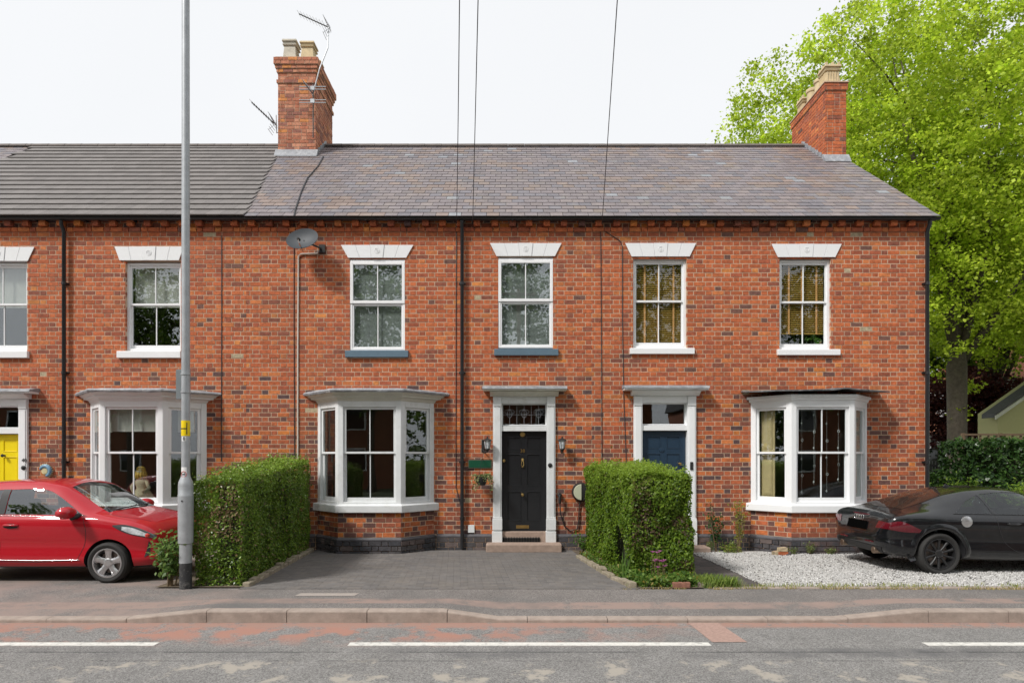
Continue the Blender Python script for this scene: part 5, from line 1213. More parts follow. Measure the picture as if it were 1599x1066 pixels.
# outbuilding, far house, far car
ob = thing('outbuilding', 'cream-green rendered building with dark sloping roof behind the trellis', 'building', (WX(1620,28),28.,0)); x0_ = WX(1558,28); zE = WZ(643,28)
MB().prism([(x0_,0),(x0_+7,0),(x0_+7,zE+1),(x0_+3.2,zE+2.25),(x0_,zE)], 1, 28.0, 29.2).build('wall', 'stucco', ob)
for sgn in (1,):
    MB().prism([(x0_-.35,zE-.27),(x0_+3.2,zE+2.25),(x0_+3.2,zE+2.42),(x0_-.35,zE-.08)], 1, 27.7, 28.5).build('roof', 'farroof', ob); MB().prism([(x0_+7.35,zE+.7),(x0_+3.2,zE+2.25),(x0_+3.2,zE+2.42),(x0_+7.35,zE+.9)], 1, 27.7, 28.5).build('roof', 'farroof', ob)
MB().prism([(x0_-.37,zE-.36),(x0_+3.2,zE+2.14),(x0_+3.2,zE+2.248),(x0_-.37,zE-.19)], 1, 27.62, 27.699).build('bargeboard', 'cream', ob)
fh = thing('far_house', 'white house with red tiled roof rising behind the cream-green building', 'house', (WX(1600,40),40,0)); xa = WX(1568,40)
MB().box(xa, xa+9, 40, 47, 0, WZ(590,40)).build('wall', 'farwhite', fh); MB().prism([(39.6,WZ(592,40)),(43.5,WZ(592,40)+3),(47.4,WZ(592,40))], 0, xa-.3, xa+9.3).build('roof', mat('red_roof_tile',(.30,.10,.05),.85,var=.2,vscale=5), fh)
MB().box(xa+.7, xa+2.2, 39.95, 40.02, WZ(622,40), WZ(598,40)).build('window', 'carglass', fh)
fh2 = thing('far_house', 'white fronted house glimpsed behind the black van past the brick gable', 'house', (WX(1466,44),44,0)); xa, xb = WX(1440,44), WX(1492,44)
MB().box(xa, xb, 44, 50, 0, WZ(676,44)).build('wall', 'farwhite', fh2); MB().prism([(43.5,WZ(677,44)),(47,WZ(677,44)+2),(50.4,WZ(677,44))], 0, xa-.2, xb+.2).build('roof', 'farbrick', fh2)
for px in (1458,1474): MB().box(WX(px-4,44), WX(px+4,44), 43.95, 44.02, WZ(700,44), WZ(684,44)).build('window', 'carglass', fh2)
fv = thing('parked_van', 'dark van parked far off past the brick gable', 'van', (WX(1466,30),30,0)); xa, xb = WX(1446,30), WX(1481,30)
MB().prism([(xa,.4),(xb,.4),(xb,1.3),(xb-.25,WZ(700,30)),(xa,WZ(699,30))], 1, 30, 31.7).build('body', 'blackpaint', fv, bevel=.06); MB().box(xa+.1, xb-.2, 29.985, 30.001, WZ(712,30), WZ(703,30)).build('window', 'carglass', fv)
for q in (xa+.2, xb-.3): MB().lathe([(.3,0),(.32,.02),(.32,.2),(.3,.22)], (q,29.98,.31), 1, 16).build('wheel', 'rubber', fv)
fn = thing('railing_fence', 'dark metal railings between the brick gable and the tree trunk', 'fence', (WX(1465,23),23,0)); 
for k in range(9): X_ = WX(1452,23)+k*.12; MB().box(X_-.015, X_+.015, 23, 23.03, 0, 1.75).build('bar', 'iron', fn)
MB().box(WX(1450,23), WX(1488,23), 22.97, 22.998, 1.55, 1.62).build('rail', 'iron', fn)

# ------------------------------------------------------------------ lamp post
lpX, lpY = WX(290,8.42), 8.42; gzl = gz(lpX, lpY); lp = thing('lamp_post', 'galvanised steel lamp post with yellow marker standing at the pavement by the privet hedge', 'lamp post', (lpX, lpY, gzl))
def PZ(y): return WZ(y, lpY)
m = MB(); m.lathe([(.079,gzl-.05),(.079,PZ(878))], (lpX,lpY,0), 2, 20); m.build('painted_base', mat('black_base',(.03,.03,.032),.7,var=.5,vscale=12,dirt=(.30,.29,.27,.5),dscale=9), lp, smooth='edge')
m = MB(); m.lathe([(.080,PZ(878)),(.080,PZ(848)),(.096,PZ(847)),(.098,PZ(775)),(.098,PZ(772)),(.094,PZ(771)),(.094,PZ(758)),(.088,PZ(752)),(.06,PZ(744)),(.054,PZ(738)),(.054,PZ(640)),(.050,6.5),(.046,10.6)], (lpX,lpY,0), 2, 24); m.build('column', 'galv', lp, smooth='edge')
MB().lathe([(.055,PZ(680.5)),(.0555,PZ(680)),(.0555,PZ(657)),(.055,PZ(656.5))], (lpX,lpY,0), 2, 24).build('marker_band', 'yellow', lp, smooth='edge')
hm = MB(); yb_ = lpY-.058
def arcbox(a0, a1, z0, z1, r=.0575):
    n_ = 6; vs = [(lpX+rr*math.sin(a0+(a1-a0)*i/n_), lpY-rr*math.cos(a0+(a1-a0)*i/n_), z) for rr in (r-.004, r) for z in (z0, z1) for i in range(n_+1)]; k_ = n_+1
    fs = [(2*k_+i, 2*k_+i+1, 3*k_+i+1, 3*k_+i) for i in range(n_)] + [(k_+i, k_+i+1, 3*k_+i+1, 3*k_+i) for i in range(n_)] + [(i, 2*k_+i, 2*k_+i+1, i+1) for i in range(n_)]
    return vs, fs
hm.add(*arcbox(.62,.82,PZ(678),PZ(660))); hm.add(*arcbox(-.9,.62,PZ(670),PZ(668.3))); hm.build('marker_symbol', 'iron', lp, recalc=False)
wl = MB(); wl.add(*arcbox(-.5,.6,PZ(688.5),PZ(681.5),.0556)); wl.build('number_label', 'plain_white', lp, recalc=False)
text_part('8', .068, 'iron', lp, (lpX+.005, lpY-.0568, PZ(685)), depth=.0012, name='number')
wl = MB(); wl.add(*arcbox(-.75,.75,PZ(752)+.0,PZ(729),.0556)); wl.build('notice_sticker', 'plain_white', lp, recalc=False)
rg = MB(); c_ = PZ(740); rg.tube([(lpX+.0575*math.sin(.62*math.cos(a)), lpY-.0578*math.cos(.62*math.cos(a)), c_+.038*math.sin(a)) for a in [k*math.pi/12 for k in range(25)]], .004, 5, False); rg.build('notice_ring', 'red', lp)
rg = MB(); rg.add(*arcbox(-.3,.22,c_-.004,c_+.008)); rg.add(*arcbox(-.3,-.2,c_-.02,c_+.0)); rg.add(*arcbox(.10,.2,c_-.02,c_+.0)); rg.add(*arcbox(.2,.36,c_+.004,c_+.02)); rg.build('notice_symbol', 'iron', lp, recalc=False)
rg = MB(); rg.add(*arcbox(-.62,.62,PZ(749.5),PZ(746.5))); rg.build('notice_bar', 'yellow', lp, recalc=False)
MB().box(lpX-.008, lpX+.008, lpY-.105, lpY-.096, PZ(781)-.008, PZ(781)+.008).build('door_lock', 'iron', lp)
sg = thing('road_sign', 'grey back of a small road sign clamped to the lamp post', 'sign', (lpX-.08, lpY, PZ(600))); a_ = R(58)
sp_ = MB(); dv = Vector((-.92, .22, 0)).normalized(); nv_ = Vector((-dv.y, dv.x, 0)); c0 = Vector((lpX+.035, lpY+.062, 0)); L_ = .23
vs = []
for z in (PZ(622), PZ(575)):
    for u, v in ((0,0),(L_,0),(L_,.012),(0,.012)): p = c0 + dv*u + nv_*v; vs.append((p.x, p.y, z))
sp_.add(vs, [(3,2,1,0),(4,5,6,7)] + [(i,(i+1)%4,4+(i+1)%4,4+i) for i in range(4)]); sp_.build('plate', mat('sign_back',(.15,.17,.18),.5,var=.1), sg, bevel=.004)
for y in (584, 612): MB().lathe([(.054,-.012),(.062,-.012),(.062,.012),(.054,.012)], (lpX,lpY,PZ(y)), 2, 20).build('clamp', 'galv', sg)

# overhead wires and the pole they come from, across the road
tp = thing('telegraph_pole', 'wooden telegraph pole across the road carrying the overhead wires', 'pole', (.35,-6,-.05))
MB().lathe([(.15,-.1),(.10,10.4)], (.35,-6,0), 2, 12).build('post', 'wood', tp); MB().box(-.5,1.2,-6.06,-5.94,10.05,10.17).build('crossarm', 'wood', tp)
def on_wire(px0, px1, endx, lb):
    A = Vector((WX(px0,12.4),12.4,WZ(350,12.4))); Bm = Vector((WX(px1,7.73),7.73,WZ(0,7.73))); E = Vector((endx,-6,10.2)); pts = []
    for k in range(21):
        t = k/20; p = A.lerp(E, t); 
        tm = (12.4-7.73)/18.4; sag = (Bm - A.lerp(E, tm)); q = (t*(1-t))/(tm*(1-tm)); pts.append(p + sag*q)
    tag(MB().tube(pts, .007, 5).build('overhead_wire', 'wire'), lb, 'wire', 'overhead wires')
on_wire(713, 717.5, .55, 'overhead wire meeting the gutter just before the middle downpipe, on the satellite dish side')
on_wire(738, 746.5, .60, 'overhead wire meeting the gutter just past the middle downpipe toward the black door')
on_wire(940, 964, -.1, 'overhead wire meeting the gutter between the two middle upstairs windows')

# ------------------------------------------------------------------ across the road (seen in the window reflections)
oh = thing('opposite_house', 'brick terrace with pitched roof across the road, reflected in the windows', 'house', (-2,-15,0))
MB().box(-16,9,-22,-14.5,-.1,5.6).build('wall', 'farbrick', oh); MB().prism([(-22.4,5.5),(-18.2,8.6),(-14.1,5.5)], 0, -16.2, 9.2).build('roof', 'farroof', oh)
for k in range(6):
    for z in (1.0, 3.6): w1 = MB().box(-14.5+k*4, -13.1+k*4, -14.52, -14.4, z, z+1.5).build('window', 'white', oh); MB().box(-14.4+k*4, -13.2+k*4, -14.4, -14.38, z+.1, z+1.4).build('pane', 'carglass', w1)
for (xa_, xb_, lb) in ((-46,-19,'long brick terrace across the road facing the neighbouring house'), (12,38,'brick terrace across the road facing the end house')):
    o2 = thing('opposite_house', lb + ', reflected in the windows', 'house', (xa_,-15,0)); MB().box(xa_,xb_,-22,-14.5,-.1,5.4).build('wall', 'farbrick', o2); MB().prism([(-22.4,5.3),(-18.2,8.4),(-14.1,5.3)], 0, xa_-.2, xb_+.2).build('roof', 'farroof', o2)
    for k in range(6):
        for z in (1.0, 3.5): w1 = MB().box(xa_+1.5+k*4, xa_+2.9+k*4, -14.52, -14.4, z, z+1.4).build('window', 'white', o2); MB().box(xa_+1.6+k*4, xa_+2.8+k*4, -14.4, -14.38, z+.1, z+1.3).build('pane', 'carglass', w1)
for i, (x_, y_, s_) in enumerate(((-22,-11.5,1.1), (-15,-12,1.3), (-8,-11,1.2), (-1.8,-12.5,1.3), (5,-11.5,1.2), (12,-12,1.3), (19,-11.5,1.15))):
    tree('offscreen_tree', 'leafy street tree across the road, reflected in the windows', (x_,y_,0), 3., .2, (x_,y_,8.6*s_), (3.6*s_,3.0*s_,4.8*s_), 330, 30, (.06,.12,.015), (.20,.30,.04), .24, 7, cl_r=.7, seed=20+i, group='trees across the road')

for i, (x_, y_, lb) in enumerate(((44,11,'broad unseen tree added for reflections, terrace side past the end house'), (46,-5,'broad unseen tree added for reflections, opposite side past the end house'), (-44,-6,'broad unseen tree added for reflections, opposite side past the neighbouring house'), (-46,11,'broad unseen tree added for reflections, terrace side past the neighbouring house'))):
    tree('offscreen_tree', lb, (x_,y_,0), 1.5, .3, (x_,y_,6.2), (4.5,8.0,6.0), 420, 26, (.06,.12,.015), (.20,.30,.04), .42, 7, cl_r=1.0, seed=40+i)  # trees added out of view to block the sky in bay pane reflections

# ------------------------------------------------------------------ cars
def cr_interp(pts, n):
    """Catmull-Rom through 2-D / n-D points, n samples evenly in parameter"""
    P = np.array(pts, dtype=float); k = len(P); P = np.vstack([2*P[0]-P[1], P, 2*P[-1]-P[-2]]); t = np.linspace(0, k-1-1e-9, n); i = t.astype(int); f = (t-i)[:,None]
    p0, p1, p2, p3 = P[i], P[i+1], P[i+2], P[i+3]
    return .5*((2*p1) + (-p0+p2)*f + (2*p0-5*p1+4*p2-p3)*f**2 + (-p0+3*p1-3*p2+p3)*f**3)
def car_body(st, nx=110, ns=40, ex=.5):
    """st rows: x, zbottom, halfwidth, zbelt, ztop, halfwidth at top -> closed loft"""
    st = np.array(st); t_ = np.linspace(0, 1, nx); t_ = .45*t_ + .55*(.5-.5*np.cos(np.pi*t_)); xs = st[0,0] + (st[-1,0]-st[0,0])*t_; cols = [np.interp(xs, st[:,0], st[:,j]) for j in range(1,6)]
    ker = np.array([1,2,3,2,1])/9.
    for j in range(5):
        c = np.pad(cols[j], 2, mode='edge'); cols[j] = np.convolve(c, ker, 'valid')
    V = []; 
    for i in range(nx):
        zb, w_, zl, zt_, wt = [c[i] for c in cols]; mid = (zb+zl)/2
        h_ = zl-zb; z3 = zb+min(.17,.4*h_)
        sec = [(0,zb),(w_*.55,zb),(w_*.88,zb+min(.02,.08*h_)),(w_*.968,zb+min(.09,.25*h_)),(w_*.99,z3),(w_*.970,max(mid-.03,z3+.06*h_)),(w_*.988,mid+min(.10,.17*h_)),(w_,zl-min(.12,.2*h_)),(w_*.985,zl-min(.03,.08*h_)),(w_*.955,zl+.012)]
        d = zt_-zl; kd = min(1., d/.25); de = max(d, .02)
        g = [(w_*.945*(1-u)+wt*u + .012*math.sin(u*math.pi), zl+.03+(de-.09)*u) for u in (.25,.5,.75)] + [(wt*.955, zt_-.06*kd),(wt*.80, zt_-.024*kd),(wt*.45, zt_-.004),(0,zt_+.006)]
        f = [(w_*.94 - (w_*.94-wt*.9)*u, zl+.012+d*(.3+.7*u)*.8) for u in (.2,.4,.6)] + [(wt*.8, zt_-.006),(wt*.6, zt_),(wt*.3, zt_+.008),(0,zt_+.012)]
        t = min(1., max(0., (d-.05)/.20)); t = t*t*(3-2*t); sec += [(a[0]*t+b[0]*(1-t), a[1]*t+b[1]*(1-t)) for a, b in zip(g, f)]
        V.append(cr_interp(sec, ns))
    return xs, V
def finish_body(xs, V, arches, paint, parent, xf, name='body', st=None, cav=None, wins=()):
    m = MB(); ns = len(V[0]); full = 2*ns-2
    for x_, s in zip(xs, V):
        ring = [(x_, p[0], p[1]) for p in s] + [(x_, -p[0], p[1]) for p in s[-2:0:-1]]; m.v += ring
    for i in range(len(xs)-1):
        for k in range(full): m.f.append((i*full+k, i*full+(k+1)%full, (i+1)*full+(k+1)%full, (i+1)*full+k))
    m.f.append(tuple(range(full-1,-1,-1))); m.f.append(tuple(range((len(xs)-1)*full, len(xs)*full))); m.m = [0]*len(m.f); m.c = [None]*len(m.f)
    tmp = m.build('tmpbody', [paint, 'trim']); bv = BVHTree.FromPolygons([tuple(v) for v in m.v], m.f)
    cut = MB()
    for (ax_, az, ar) in arches:
        for s in (-1, 1): cut.lathe([(ar, s*.58),(ar, s*1.2)] if s > 0 else [(ar,-1.2),(ar,-.58)], (ax_,0,az), 1, 40)
    cutters = [cut.build('tmpcut', 'trim')]
    if cav:
        x0c, x1c = cav; sa = np.array(st); gx = np.linspace(x0c, x1c, 24); g = [np.interp(gx, sa[:,0], sa[:,q]) for q in range(1,6)]
        rows = [(gx[q], .46, g[1][q]-.07, g[2][q], max(g[3][q]-.045, g[2][q]+.06), g[4][q]-.04) for q in range(24)]
        cx_, cV = car_body(rows, 40, 24); cm = MB(); fl_ = 2*len(cV[0])-2
        for x_, s_ in zip(cx_, cV): cm.v += [(x_, p[0], p[1]) for p in s_] + [(x_, -p[0], p[1]) for p in s_[-2:0:-1]]
        cm.f = [(q*fl_+k, q*fl_+(k+1)%fl_, (q+1)*fl_+(k+1)%fl_, (q+1)*fl_+k) for q in range(len(cx_)-1) for k in range(fl_)] + [tuple(range(fl_-1,-1,-1)), tuple(range((len(cx_)-1)*fl_, len(cx_)*fl_))]
        cm.m = [0]*len(cm.f); cm.c = [None]*len(cm.f); cutters.append(cm.build('tmpcut', 'trim'))
        for mode, lo, up, zlow in wins:
            A = cr_interp(lo, 16) if len(lo) > 2 else np.linspace(lo[0], lo[1], 16); Bq = cr_interp(up, 16) if len(up) > 2 else np.linspace(up[0], up[1], 16)
            poly = [tuple(q) for q in A] + [tuple(q) for q in Bq[::-1]]
            if mode == 'side':
                for s_ in (-1, 1): cutters.append(MB().prism(poly, 1, s_*.40, s_*1.3).build('tmpcut', 'trim'))
            else: cutters.append(MB().prism(poly, 2, zlow, 2.2).build('tmpcut', 'trim'))
    for cu in cutters:
        md = tmp.modifiers.new('b', 'BOOLEAN'); md.operation = 'DIFFERENCE'; md.object = cu; md.solver = 'EXACT'
    bpy.context.view_layer.update(); me = bpy.data.meshes.new_from_object(tmp.evaluated_get(bpy.context.evaluated_depsgraph_get()))
    bpy.data.objects.remove(tmp)
    for cu in cutters: bpy.data.objects.remove(cu)
    me.name = name; me.materials.clear(); me.materials.append(M[paint]); me.materials.append(M['trim'])
    for p in me.polygons:
        c = p.center; p.use_smooth = True; p.material_index = 0; h = bv.find_nearest(c)
        if h[3] is not None and h[3] > .006: p.material_index = 1; p.use_smooth = False
        if abs(p.normal.z) > .8 and c.z < .32: p.material_index = 1
    o = bpy.data.objects.new(name, me); link(o, parent); md = o.modifiers.new('e', 'EDGE_SPLIT'); md.split_angle = R(38); ORG[o.name] = ORG[parent.name]
    return o, bv
class Car:
    def __init__(s, root, bv): s.r = root; s.bv = bv
    def hit(s, mode, a, b, off, side=-1):
        if mode == 'side': o, d = Vector((a, side*3, b)), Vector((0,-side,0))
        elif mode == 'top': o, d = Vector((a, b, 4)), Vector((0,0,-1))
        elif mode == 'rear': o, d = Vector((-5, a, b)), Vector((1,0,0))
        else: o, d = Vector((5, a, b)), Vector((-1,0,0))
        h = s.bv.ray_cast(o, d)
        if h[0] is None: return None
        n = h[1] if h[1].dot(d) < 0 else -h[1]; return h[0] + n*off
    def patch(s, name, mode, lo, up, mat_, off=.004, n=24, mrows=10, side=-1, parent=None, thick=0.):
        """surface between two polylines given in the projected plane"""
        A = cr_interp(lo, n) if len(lo) > 2 else np.linspace(lo[0], lo[1], n); Bp = cr_interp(up, n) if len(up) > 2 else np.linspace(up[0], up[1], n)
        vs = []; last = None
        for j in range(mrows+1):
            for i in range(n):
                p = A[i]*(1-j/mrows) + Bp[i]*(j/mrows); h = s.hit(mode, p[0], p[1], off, side)
                if h is None: h = last if last is not None else Vector((0,0,0))
                vs.append(h); last = h
        m = MB(); m.add(vs, [(j*n+i, j*n+i+1, (j+1)*n+i+1, (j+1)*n+i) for j in range(mrows) for i in range(n-1)]); par = parent or s.r
        m.v = [tuple(Vector(v) + ORG[par.name]) for v in m.v]
        return m.build(name, mat_, par, smooth=True)
    def line(s, name, mode, pts, mat_, w_=.004, off=.002, side=-1, n=40, parent=None):
        Q = cr_interp(pts, n) if len(pts) > 2 else np.linspace(pts[0], pts[1], n); P = [s.hit(mode, q[0], q[1], off, side) for q in Q]; P = [p for p in P if p is not None]; par = parent or s.r
        m = MB(); m.tube([p + ORG[par.name] for p in P], w_, 5); return m.build(name, mat_, par, smooth=True)
def wheel(root, x, y, r, side, rimm, spokes, wid=.2, style='five', rim=.68):
    """side -1: outer face toward -y"""
    og = ORG[root.name]; c = Vector((x, y, r)); s = side; rr = r*rim; w2 = wid/2
    def L_(prof, n=40, cap=False): m = MB(); m.lathe([(a, b*s) for a, b in prof], c+og, 1, n, cap=cap); return m
    ty = L_([(rr,-w2*.8),(rr+.02,-w2*.95),(r-.035,-w2),(r-.008,-w2*.82),(r,-w2*.6),(r,w2*.6),(r-.008,w2*.82),(r-.035,w2),(rr+.02,w2*.95),(rr,w2*.8)], 48).build('wheel', 'rubber', root, smooth='edge')
    ORG[ty.name] = og
    L_([(rr+.004,w2*.80),(rr+.004,w2*.9),(rr-.014,w2*.92),(rr-.022,w2*.7),(rr-.03,-w2*.6),(rr-.03,-w2*.8)], 48).build('rim', rimm, ty, smooth='edge')
    L_([(0,w2*.12),(rr*.72,w2*.12),(rr*.72,w2*.02),(0,0)], 32).build('brake_disc', 'disc', ty); L_([(0,-w2*.3),(rr-.02,-w2*.3),(rr-.02,-w2*.35),(0,-w2*.35)], 24).build('wheel_back', 'trim', ty)
    sp = MB()
    for k in range(spokes):
        a = 2*math.pi*k/spokes + .3
        def pt(r_, t, d): return (c.x + r_*math.cos(a)-t*math.sin(a), c.y + s*d, c.z + r_*math.sin(a)+t*math.cos(a))
        if style == 'five': sec = [(.05,.045,.62),(rr*.55,.040,.70),(rr-.008,.062,.80)]
        else: sec = [(.04,.018,.60),(rr*.5,.016,.72),(rr-.008,.028,.82)]
        vs = []
        for r_, t, d in sec: vs += [pt(r_,-t,d*w2*.86), pt(r_,-t*.4,d*w2), pt(r_,t*.4,d*w2), pt(r_,t,d*w2*.86), pt(r_,t,d*w2-.03), pt(r_,-t,d*w2-.03)]
        sp.add([tuple(Vector(v)+og) for v in vs], [(i*6+q, i*6+(q+1)%6, (i+1)*6+(q+1)%6, (i+1)*6+q) for i in range(2) for q in range(6)] + [tuple(range(6)), tuple(range(12,18))])
    sp.build('spokes', rimm, ty, bevel=.004); L_([(.065,w2*.4),(.065,w2*.66),(.05,w2*.74),(.03,w2*.74),(0,w2*.75)], 20).build('hub_cap', rimm, ty, smooth='edge')
    for k in range(5): a = 2*math.pi*k/5+.6; m = MB(); m.lathe([(.009,s*w2*.60),(.009,s*w2*.72),(0,s*w2*.73)], c+og+Vector((.048*math.cos(a),0,.048*math.sin(a))), 1, 8); m.build('wheel_nut', 'chrome', ty)
    return ty

# red hatchback: nose to +x
RC = Vector((WX(174,8.93)-1.10, 8.93+.74, .066))
rc = thing('parked_car', 'glossy red five-door hatchback parked before the yellow-door house', 'car', RC)
st = [(-1.835,.36,.66,.62,.64,.60),(-1.80,.30,.74,.80,.83,.62),(-1.72,.26,.79,.93,1.10,.60),(-1.60,.24,.815,.965,1.32,.63),(-1.40,.22,.83,.965,1.405,.62),(-1.0,.20,.84,.96,1.45,.63),(-.4,.19,.84,.95,1.482,.63),(.0,.19,.84,.945,1.475,.63),(.30,.19,.84,.94,1.42,.62),(.60,.19,.838,.935,1.25,.63),(.95,.19,.835,.925,1.03,.62),(1.10,.19,.832,.90,.985,.64),(1.40,.19,.82,.84,.925,.62),(1.62,.20,.79,.755,.84,.62),(1.74,.21,.74,.67,.745,.53),(1.81,.24,.67,.56,.62,.48),(1.845,.30,.56,.46,.50,.42)]
SW1 = ([(-.40,.985),(.2,.98),(.62,.965),(.70,.965)], [(-.40,1.335),(-.1,1.342),(.2,1.30),(.66,1.005)]); SW2 = ([(-1.22,1.02),(-.8,.995),(-.52,.988)], [(-1.10,1.275),(-.85,1.318),(-.52,1.333)])
WS = ([(.985,-.60),(1.02,0),(.985,.60)], [(.36,-.49),(.28,0),(.36,.49)])
xs, V = car_body(st); body, bv = finish_body(xs, V, [(1.10,.29,.345),(-1.325,.29,.345)], 'redpaint', rc, None, st=st, cav=(-1.45,.80), wins=[('side',*SW1,0),('side',*SW2,0),('top',*WS,.955)]); K = Car(rc, bv)
def seats(root, org, xf, xr, zs, wy):
    for x_, ww in ((xf, .22), (xr, .22)):
        for sy in (-1, 1):
            m = MB(); m.prism([(x_+.16,.48),(x_+.02,.48),(x_-.14,zs),(x_-.04,zs+.02)], 1, sy*wy-ww, sy*wy+ww); m.prism([(x_-.13,zs+.05),(x_-.05,zs+.05),(x_-.07,zs+.20),(x_-.14,zs+.20)], 1, sy*wy-.12, sy*wy+.12); m.box(x_-.11,x_-.09,sy*wy-.05,sy*wy+.05,zs-.02,zs+.06)
            m.v = [tuple(Vector(v)+org) for v in m.v]; m.build('seat', 'seat', root, bevel=.03)
M['seat'] = mat('seat_fabric', (.055,.055,.058), .8); M['carwin'] = glassmat('car_window_clear', .18, (.72,.78,.76), 0.); M['carwind'] = glassmat('car_window_tint', .08, (.45,.52,.50), 0.); M['carbrown'] = glassmat('car_window_brown', .09, (.13,.085,.07), 0.)
seats(rc, RC, -.25, -1.0, .98, .34)
def steering(root, org, x_, y_, z_, r_=.18):
    MB().tube([Vector((x_-.06*math.sin(a), y_+r_*math.cos(a), z_+r_*.95*math.sin(a)))+org for a in [k*math.pi/10 for k in range(21)]], .016, 6, False).build('steering_wheel', 'trim', root, smooth=True)
steering(rc, RC, .42, -.34, .93)
for sd_ in (-1, 1):
    K.patch('side_window', 'side', *SW1, 'carwin', -.004, side=sd_)
    K.patch('side_window', 'side', *SW2, 'carwin', -.004, side=sd_)
    K.patch('pillar_trim', 'side', [(-.515,.985),(-.405,.985)], [(-.515,1.335),(-.405,1.338)], 'trim', .005, 4, 8, sd_)
    K.patch('quarter_trim', 'side', [(.705,.965),(.80,.955)], [(.665,1.005),(.72,.97)], 'trim', .006, 6, 4, sd_)
    K.line('window_trim', 'side', [(-1.30,.995),(-.8,.975),(0,.962),(.58,.95)], 'chrome', .004, .004, sd_)
    K.line('door_seam', 'side', [(-.46,.97),(-.455,.7),(-.45,.32)], 'trim', .0035, .0, sd_); K.line('door_seam', 'side', [(.74,.94),(.79,.75),(.76,.55),(.66,.33)], 'trim', .0035, .0, sd_); K.line('door_seam', 'side', [(-.45,.31),(.1,.305),(.66,.33)], 'trim', .003, .0, sd_)
    K.line('sill_strip', 'side', [(-.95,.345),(0,.33),(.70,.335)], 'chrome', .006, .004, sd_)
    for hx in (-.28, -1.12):
        K.patch('door_handle_recess', 'side', [(hx-.10,.80),(hx,.785),(hx+.10,.80)], [(hx-.10,.84),(hx,.86),(hx+.10,.84)], 'trim', .003, 12, 4, sd_)
        p = K.hit('side', hx, .83, .02, sd_) + RC; m = MB(); m.tube([p+Vector((-.11,.018*-sd_,0)), p+Vector((-.07,0,.004)), p+Vector((.07,0,.004)), p+Vector((.11,.018*-sd_,0))], [.012,.016,.016,.012], 8); m.build('door_handle', 'redpaint', rc, smooth=True)
    p = Vector((.60, sd_*.845, 1.0)) + RC; m = MB(); m.lathe([(0,-.13),(.06,-.12),(.088,-.06),(.092,.02),(.075,.09),(0,.12)], p+Vector((0,sd_*.11,.02)), 1, 18, sx=1.2); m.v = [(v[0], v[1], p.z+(v[2]-p.z)*.95) for v in m.v]
    mi = m.build('wing_mirror', 'redpaint', rc, smooth=True); m = MB(); m.tube([p+Vector((.06,-sd_*.07,-.03)), p+Vector((.03,sd_*.06,-.06))], [.04,.035], 8); m.build('mirror_stalk', 'trim', mi)
    K.patch('headlight', 'side', [(1.17,.815),(1.32,.735),(1.52,.675),(1.73,.635)], [(1.17,.832),(1.34,.835),(1.55,.775),(1.74,.675)], 'lampdark', .005, 24, 8, sd_)
    K.patch('headlight_lens', 'side', [(1.30,.765),(1.45,.705),(1.66,.66)], [(1.30,.812),(1.46,.785),(1.67,.69)], 'lamp', .008, 20, 6, sd_)
    K.patch('fog_lamp', 'side', [(1.60,.37),(1.66,.40)], [(1.66,.60),(1.68,.57)], 'trim', .005, 8, 8, sd_)
    K.patch('tail_light', 'side', [(-1.74,.80),(-1.62,.82)], [(-1.68,1.02),(-1.56,.98)], 'lampred', .006, 8, 8, sd_)
    for wx in (1.10, -1.325): wheel(rc, wx, sd_*.755, .292, sd_, 'alloy', 5, .19, rim=.71)
K.patch('windscreen', 'top', *WS, 'carwin', -.004, 24, 14)
K.patch('rear_window', 'top', [(-1.66,-.48),(-1.68,0),(-1.66,.48)], [(-1.45,-.46),(-1.43,0),(-1.45,.46)], 'carglass2', .006, 20, 8)
K.line('bonnet_seam', 'top', [(1.0,-.66),(1.25,-.64),(1.55,-.52)], 'trim', .003, .0); K.line('bonnet_seam', 'top', [(1.0,.66),(1.25,.64),(1.55,.52)], 'trim', .003, .0)
K.line('wiper', 'top', [(.99,-.45),(.97,.0),(.93,.12)], 'trim', .009, .014); K.line('wiper', 'top', [(.97,.05),(.95,.35),(.90,.5)], 'trim', .009, .014)
K.patch('grille', 'front', [(-.50,.42),(0,.40),(.50,.42)], [(-.60,.56),(0,.58),(.60,.56)], 'trim', .006, 20, 6)
K.patch('front_lip', 'front', [(-.55,.26),(0,.25),(.55,.26)], [(-.55,.31),(0,.30),(.55,.31)], 'trim', .008, 16, 4)
p = Vector((-1.30,0,1.43)) + RC; MB().tube([p, p+Vector((-.16,0,.17))], .006, 6).build('aerial', 'trim', rc)
MB().box(p.x-.06, p.x+.05, p.y-.03, p.y+.03, p.z-.02, p.z+.02).build('aerial_base', 'trim', rc, bevel=.01)

# black coupe: nose to +x
BC = Vector((WX(1463,9.66)+1.30, 9.66+.82, .045))
bc = thing('parked_car', 'black two-door coupe with black wheels parked on the white gravel', 'car', BC)
st = [(-2.105,.46,.50,.54,.555,.45),(-2.092,.39,.66,.66,.68,.57),(-2.065,.34,.76,.77,.80,.61),(-2.02,.30,.82,.84,.875,.62),(-1.93,.27,.87,.885,.935,.63),(-1.78,.25,.90,.90,.985,.62),(-1.55,.24,.915,.905,1.065,.60),(-1.3,.23,.92,.905,1.155,.575),(-1.0,.22,.92,.90,1.245,.56),(-.6,.20,.915,.895,1.325,.555),(-.2,.19,.91,.885,1.352,.555),(.15,.19,.91,.875,1.325,.55),(.5,.19,.91,.87,1.22,.56),(.85,.19,.91,.86,1.06,.60),(1.1,.19,.912,.85,.96,.65),(1.4,.20,.91,.80,.90,.66),(1.7,.21,.88,.72,.82,.62),(1.92,.23,.82,.62,.70,.56),(2.04,.27,.72,.52,.57,.5),(2.09,.32,.6,.45,.47,.42)]
